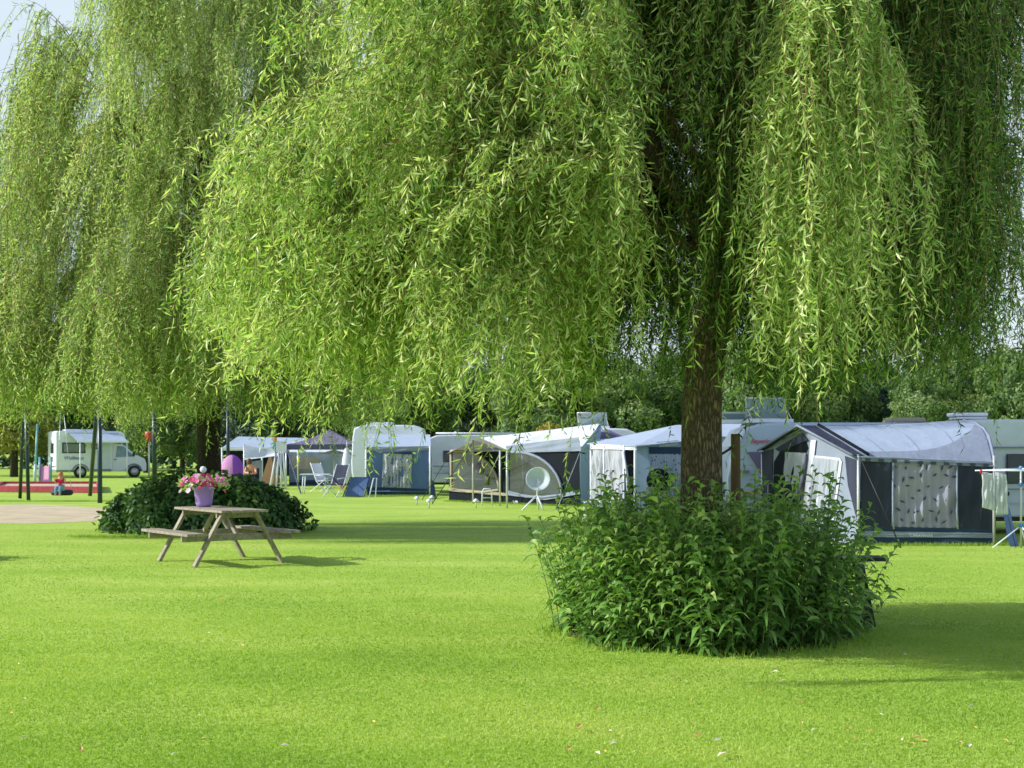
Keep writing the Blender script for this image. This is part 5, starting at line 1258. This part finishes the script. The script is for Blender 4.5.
def people():
    # child on the tyre swing, facing the camera
    c = Vector(((60.5-512)*46.3/F, 46.3, .0)); z0 = .42; s = .62      # seat height on the tyre, child scale
    r = thing('person', (c.x, c.y, 0), 'small child in a red shirt and light trousers sitting on the tyre swing', 'person')
    def J(x, y, z): return Vector((c.x+x*s, c.y+y*s, z0+z*s))
    j = [J(0, 0, .06), J(0, 0, .3), J(0, 0, .5), J(0, 0, .62), J(0, 0, .78),
         J(-.17, 0, .5), J(-.25, -.05, .3), J(-.27, -.1, .48), J(-.28, -.1, .56),
         J(.17, 0, .5), J(.25, -.05, .3), J(.27, -.1, .48), J(.28, -.1, .56),
         J(-.1, -.1, .05), J(-.11, -.42, .07), J(-.11, -.45, -.3), J(-.11, -.55, -.33),
         J(.1, -.1, .05), J(.11, -.42, .07), J(.11, -.45, -.3), J(.11, -.55, -.33)]
    e = [(0, 1), (1, 2), (2, 3), (3, 4), (2, 5), (5, 6), (6, 7), (7, 8), (2, 9), (9, 10), (10, 11), (11, 12), (0, 13), (13, 14), (14, 15), (15, 16), (0, 17), (17, 18), (18, 19), (19, 20)]
    rad = [v*s for v in [.14, .13, .13, .06, .115, .07, .05, .04, .04, .07, .05, .04, .04, .09, .07, .05, .045, .09, .07, .05, .045]]
    skin_body('body', j, e, rad, M['skin'], r)
    skin_body('shirt', [j[0], j[1], j[2], j[5], j[5].lerp(j[6], .8), j[9], j[9].lerp(j[10], .8)], [(0, 1), (1, 2), (2, 3), (3, 4), (2, 5), (5, 6)], [v*s for v in [.155, .15, .15, .09, .07, .09, .07]], M['shirt_red'], r)
    skin_body('trousers', [j[0], j[13], j[14], j[15], j[17], j[18], j[19]], [(0, 1), (1, 2), (2, 3), (0, 4), (4, 5), (5, 6)], [v*s for v in [.16, .105, .085, .065, .105, .085, .065]], M['jeans'], r)
    MB().lathe(J(0, .02, .76), [(.125*s, -.06*s), (.14*s, .02*s), (.12*s, .09*s), (.06*s, .14*s), (0, .15*s)], 14).build('hair', M['hair_red'], r)
    for sx in (-.04, .04): MB().lathe(J(sx, -.108, .79), [(0, -.012*s), (.014*s, 0), (0, .012*s)], 8).build('eye', M['dark'], r)
    # person bending forward by the tarp
    c = Vector(((254-512)*61/F, 60.6, 0)); z0 = .45; s = 1.0
    r = thing('person', (c.x, c.y, 0), 'dark haired person with bare shoulders sitting in front of the white tarp', 'person')
    def J(x, y, z): return Vector((c.x+x*s, c.y+y*s, z0+z*s))
    j = [J(0, 0, .08), J(-.02, -.05, .3), J(-.04, -.12, .52), J(-.06, -.16, .62), J(-.09, -.2, .76),
         J(-.22, -.12, .5), J(-.26, -.3, .28), J(-.12, -.48, .26), J(-.04, -.54, .26),
         J(.15, -.12, .5), J(.22, -.28, .26), J(.1, -.48, .24), J(.02, -.54, .24),
         J(-.1, -.1, .03), J(-.13, -.5, .08), J(-.13, -.52, -.4), J(-.13, -.68, -.42),
         J(.1, -.1, .03), J(.13, -.5, .08), J(.13, -.52, -.4), J(.13, -.68, -.42)]
    rad = [.15, .13, .15, .06, .105, .07, .05, .038, .035, .07, .05, .038, .035, .1, .075, .05, .045, .1, .075, .05, .045]
    skin_body('body', j, e, rad, M['skin'], r)
    skin_body('top', [j[0], j[1], j[1].lerp(j[2], .6)], [(0, 1), (1, 2)], [.165, .15, .15], M['shirt_dark'], r)
    skin_body('trousers', [j[0], j[13], j[14], j[15], j[17], j[18], j[19]], [(0, 1), (1, 2), (2, 3), (0, 4), (4, 5), (5, 6)], [.17, .115, .09, .065, .115, .09, .065], M['shirt_dark'], r)
    MB().lathe(J(-.1, -.16, .76), [(.11, -.12), (.13, 0), (.11, .08), (.05, .125), (0, .13)], 14).build('hair', M['hair'], r)
    ch = thing('folding_chair', (c.x, c.y+.1, 0), 'dark low camping chair under the person by the white tarp', 'chair')
    MB().box((c.x, c.y, .36), (.5, .5, .04)).build('seat', M['f_slate'], ch); MB().box((c.x, c.y+.28, .66), (.5, .03, .5)).build('backrest', M['f_slate'], ch)
    for sx in (-.24, .24):
        for sy in (-.22, .26): MB().tube([(c.x+sx, c.y+sy, 0), (c.x+sx, c.y+sy, .36)], .014, 6).build('leg', M['alu'], ch)

# ------------------------------------------------------------------ playground
def playground():
    r = thing('swing_frame', gnd(60, 500), 'dark green steel A-frame swing standing on the lawn at the left', 'swing')
    S = M['steelgreen']; zt = 4.3
    bl1, bl2, br1, br2 = gnd(20, 498.5), gnd(28.5, 501), gnd(90, 496), gnd(100, 503)
    tl, tr = Vector(((25.0-512)*48.3/F*1.0, 48.3, zt)), Vector(((99.5-512)*47.6/F, 47.6, zt))
    for b_ in (bl1, bl2): MB().tube([b_, tl], .062, 10).build('leg', S, r)
    for b_ in (br1, br2): MB().tube([b_, tr], .075, 10).build('leg', S, r)
    MB().tube([tl+Vector((-.2, 0, 0)), tr+Vector((.2, 0, 0))], .06, 10).build('crossbar', S, r)
    # tyre on chains
    c = Vector(((62-512)*46.8/F, 46.8, .28)); t = thing('tyre_swing', c, 'black tyre seat hanging on chains from the green swing frame', 'tyre swing')
    vs, fs = [], []; n, k = 24, 10
    for i in range(n):
        a = 2*PI*i/n
        for q in range(k):
            b_ = 2*PI*q/k; rad = .27+.095*math.cos(b_); vs.append(c+Vector((rad*math.cos(a), rad*math.sin(a), .1*math.sin(b_))))
    fs = [(i*k+q, ((i+1) % n)*k+q, ((i+1) % n)*k+(q+1) % k, i*k+(q+1) % k) for i in range(n) for q in range(k)]
    MB().add(vs, fs, True).build('tyre', M['tyre'], t)
    hang = tl.lerp(tr, (62-25)/75.)
    for a in (.3, 2.4, 4.5):
        MB().tube([c+Vector((.3*math.cos(a), .3*math.sin(a), .08)), Vector((hang.x, hang.y, zt-.5))], .008, 5).build('chain', M['alu'], t)
    MB().tube([(hang.x, hang.y, zt-.5), hang], .01, 5).build('chain', M['alu'], t)
    # other posts
    def post(px, pyb, w, label, mat, top=3.4, name='steel_post'):
        g = gnd(px, pyb); o = thing(name, g, label, 'post')
        MB().tube([g, g+Vector((0, 0, top))], w, 10).build('shaft', mat, o); MB().lathe(g, [(0, .0), (w*1.8, .0), (w*1.8, .04), (w, .06)], 10).build('foot', mat, o)
    post(154.5, 482, .135, 'thick dark green post right beside the red bin at the left', M['steelgreen'], 4.2)
    post(228, 486, .085, 'dark teal post standing right of the left willow trunk', M['steelgreen'], 4.0)
    g = gnd(34.5, 484); o = thing('play_pole', g, 'slim light teal pole next to the pink slide', 'pole')
    MB().tube([g, g+Vector((.05, 0, 1.0))], .075, 8).build('sleeve', M['ltblue_panel'], o); MB().tube([g, g+Vector((.15, 0, 3.0))], .055, 8).build('shaft', M['teal'], o)
    # red post box / bin on pale pole
    g = gnd(149, 477.5); g.z = 0; o = thing('litter_bin', g, 'round red bin on a slim pale pole in front of the motorhome cab', 'bin')
    MB().tube([g, g+Vector((0, 0, 2.2))], .06, 8).build('pole', M['alu'], o)
    zc = H-(432-HY)*g.y/F; zc0 = H-(441-HY)*g.y/F
    MB().lathe((g.x, g.y, 0), [(0, zc0), (.16, zc0), (.24, zc0+.12), (.25, zc), (.2, zc+.04), (0, zc+.03)], 16).build('basket', M['red'], o)
    # slide
    c = gnd(44, 484); o = thing('slide', c, 'small pink slide with teal side posts behind the red sandpit wall', 'slide')
    Y = c.y; mpx = Y/F
    top = [at(40, 466.5, Y+1.2), at(49.3, 466.5, Y+1.2)]; bot = [at(39, 485, Y-.3), at(49.3, 485, Y-.3)]
    MB().sheet([bot[0], bot[1], top[1], top[0]], t=.04).build('chute', M['pink'], o)
    for i, (a, b_) in enumerate(((bot[0], top[0]), (bot[1], top[1]))):
        MB().beam(a+Vector((0, 0, .06)), b_+Vector((0, 0, .06)), .05, .14).build('side_rail', M['f_lav'], o)
        p = b_+Vector(((-.05 if i == 0 else .05), .1, 0)); MB().tube([(p.x, p.y, 0), (p.x, p.y, at(40, 457, Y+1.3).z)], .055, 8).build('post', M['teal'], o)
    MB().box((top[0]+top[1])/2+Vector((0, .45, -.02)), (.6, .7, .05)).build('platform', M['crimson'], o)
    # red sandpit kerb, three low walls
    o = thing('sandpit', gnd(50, 492), 'low red boarded sandpit wall behind the swing', 'sandpit')
    a, b_ = gnd(-6, 492), gnd(99, 493.2); d0, d1 = gnd(2, 487), gnd(98, 487)
    for p, q in ((a, b_), (b_, d1), (d1, d0), (d0, a)):
        MB().beam(Vector((p.x, p.y, .13)), Vector((q.x, q.y, .13)), .16, .26).build('board', M['crimson'], o, bevel=.02)
    P = [Vector((v.x, v.y, .15)) for v in (a, b_, d1, d0)]; MB().add(P, [(0, 1, 2, 3)]).build('sand', M['sand'], o)
    MB().box((gnd(12, 492).x, a.y-.1, .14), (.25, .02, .12)).build('plate', M['white'], o)

def stakes():
    p = at(736, 500, 13.9); x = p.x
    o = thing('tree_stake', (x, 13.9, 0), 'round brown wooden stake standing just right of the foreground willow trunk', 'stake')
    MB().tube([(x, 13.9, -.1), (x, 13.9, .9), (x-.005, 13.9, 1.86)], [.052, .05, .046], 14).build('post', M['stake'], o)
    MB().tube([(x-.05, 13.87, 1.72), (x-.25, 13.6, 1.62), (1.92, 13.25, 1.6)], .014, 6).build('tie', M['dark'], o)

# ------------------------------------------------------------------ light, sky, camera
EL, AZ = math.radians(30), math.radians(-3)      # sun: left, slightly behind the scene
sun_dir = Vector((-math.cos(EL)*math.cos(AZ), math.cos(EL)*math.sin(AZ), math.sin(EL)))
def world():
    w = bpy.data.worlds.new('World'); SC.world = w; w.use_nodes = True; nt = w.node_tree
    bg = nt.nodes['Background']; sky = nt.nodes.new('ShaderNodeTexSky'); sky.sky_type = 'NISHITA'; sky.sun_disc = False
    sky.sun_elevation = EL; sky.sun_rotation = math.atan2(sun_dir.x, sun_dir.y); sky.air_density = 1.0; sky.dust_density = 2.0; sky.ozone_density = 1.2
    tc = nt.nodes.new('ShaderNodeTexCoord'); no = nt.nodes.new('ShaderNodeTexNoise'); no.inputs['Scale'].default_value = 2.2; no.inputs['Detail'].default_value = 6
    mp = nt.nodes.new('ShaderNodeMapping'); mp.inputs['Scale'].default_value = (1, 1, 3.0)
    nt.links.new(tc.outputs['Generated'], mp.inputs[0]); nt.links.new(mp.outputs[0], no.inputs['Vector'])
    r0 = ramp(nt, [(0.25, (.7, .7, .7)), (0.7, (1, 1, 1))], no.outputs['Fac'])     # pale haze low in the sky
    sp = nt.nodes.new('ShaderNodeSeparateXYZ'); nt.links.new(tc.outputs['Generated'], sp.inputs[0])
    r1 = ramp(nt, [(0.0, (.95, .95, .95)), (.31, (.95, .95, .95)), (.46, (.12, .12, .12))], sp.outputs['Z'])
    r = nt.nodes.new('ShaderNodeMix'); r.data_type = 'RGBA'; r.blend_type = 'MULTIPLY'; r.inputs[0].default_value = 1
    nt.links.new(r0.outputs[0], r.inputs[6]); nt.links.new(r1.outputs[0], r.inputs[7])
    mx = nt.nodes.new('ShaderNodeMix'); mx.data_type = 'RGBA'; nt.links.new(r.outputs[2], mx.inputs[0])
    nt.links.new(sky.outputs[0], mx.inputs[6]); mx.inputs[7].default_value = (5.7, 6.5, 7.1, 1)
    nt.links.new(mx.outputs[2], bg.inputs[0]); bg.inputs[1].default_value = 0.15
    l = bpy.data.lights.new('sun', 'SUN'); l.energy = 5.0; l.angle = math.radians(.5); l.color = (1.0, .98, .92)
    o = bpy.data.objects.new('sun', l); COL.objects.link(o); o.rotation_euler = sun_dir.to_track_quat('Z', 'Y').to_euler(); o.location = (-30, 5, 30)
    cam = bpy.data.cameras.new('camera'); c = bpy.data.objects.new('camera', cam); COL.objects.link(c); SC.camera = c
    c.location = (0, 0, H); c.rotation_euler = (PI/2, 0, 0)
    cam.sensor_width = 36; cam.lens = F/1024*36; cam.shift_y = (HY-384)/1024; cam.clip_end = 2000; cam.clip_start = .1
    cam.dof.use_dof = True; cam.dof.focus_distance = 12.5; cam.dof.aperture_fstop = 5.6
    SC.view_settings.view_transform = 'Standard'; SC.view_settings.look = 'None'; SC.view_settings.exposure = 0
    SC.cycles.max_bounces = 7; SC.cycles.transparent_max_bounces = 8; SC.cycles.diffuse_bounces = 1

ground()
belt()
far_left_camp()
motorhome()
gazebo_group()
blue_awning()
round_window_awning()
white_awning()
right_tent()
playground()
people()
picnic()
bench_behind_bush()
stakes()
laurel((-6.45, 29.3, 0), 2.05, 1.7, 1.18, 'dense dark glossy-leaved shrub around the foot of the left willow, behind the picnic table')
laurel((-9.75, 21.7, 0), .85, .9, 1.05, 'dark shrub just outside the picture on the left', n=2500, seed=4)
lance_bush()
far_willow()
near_willow()
world()
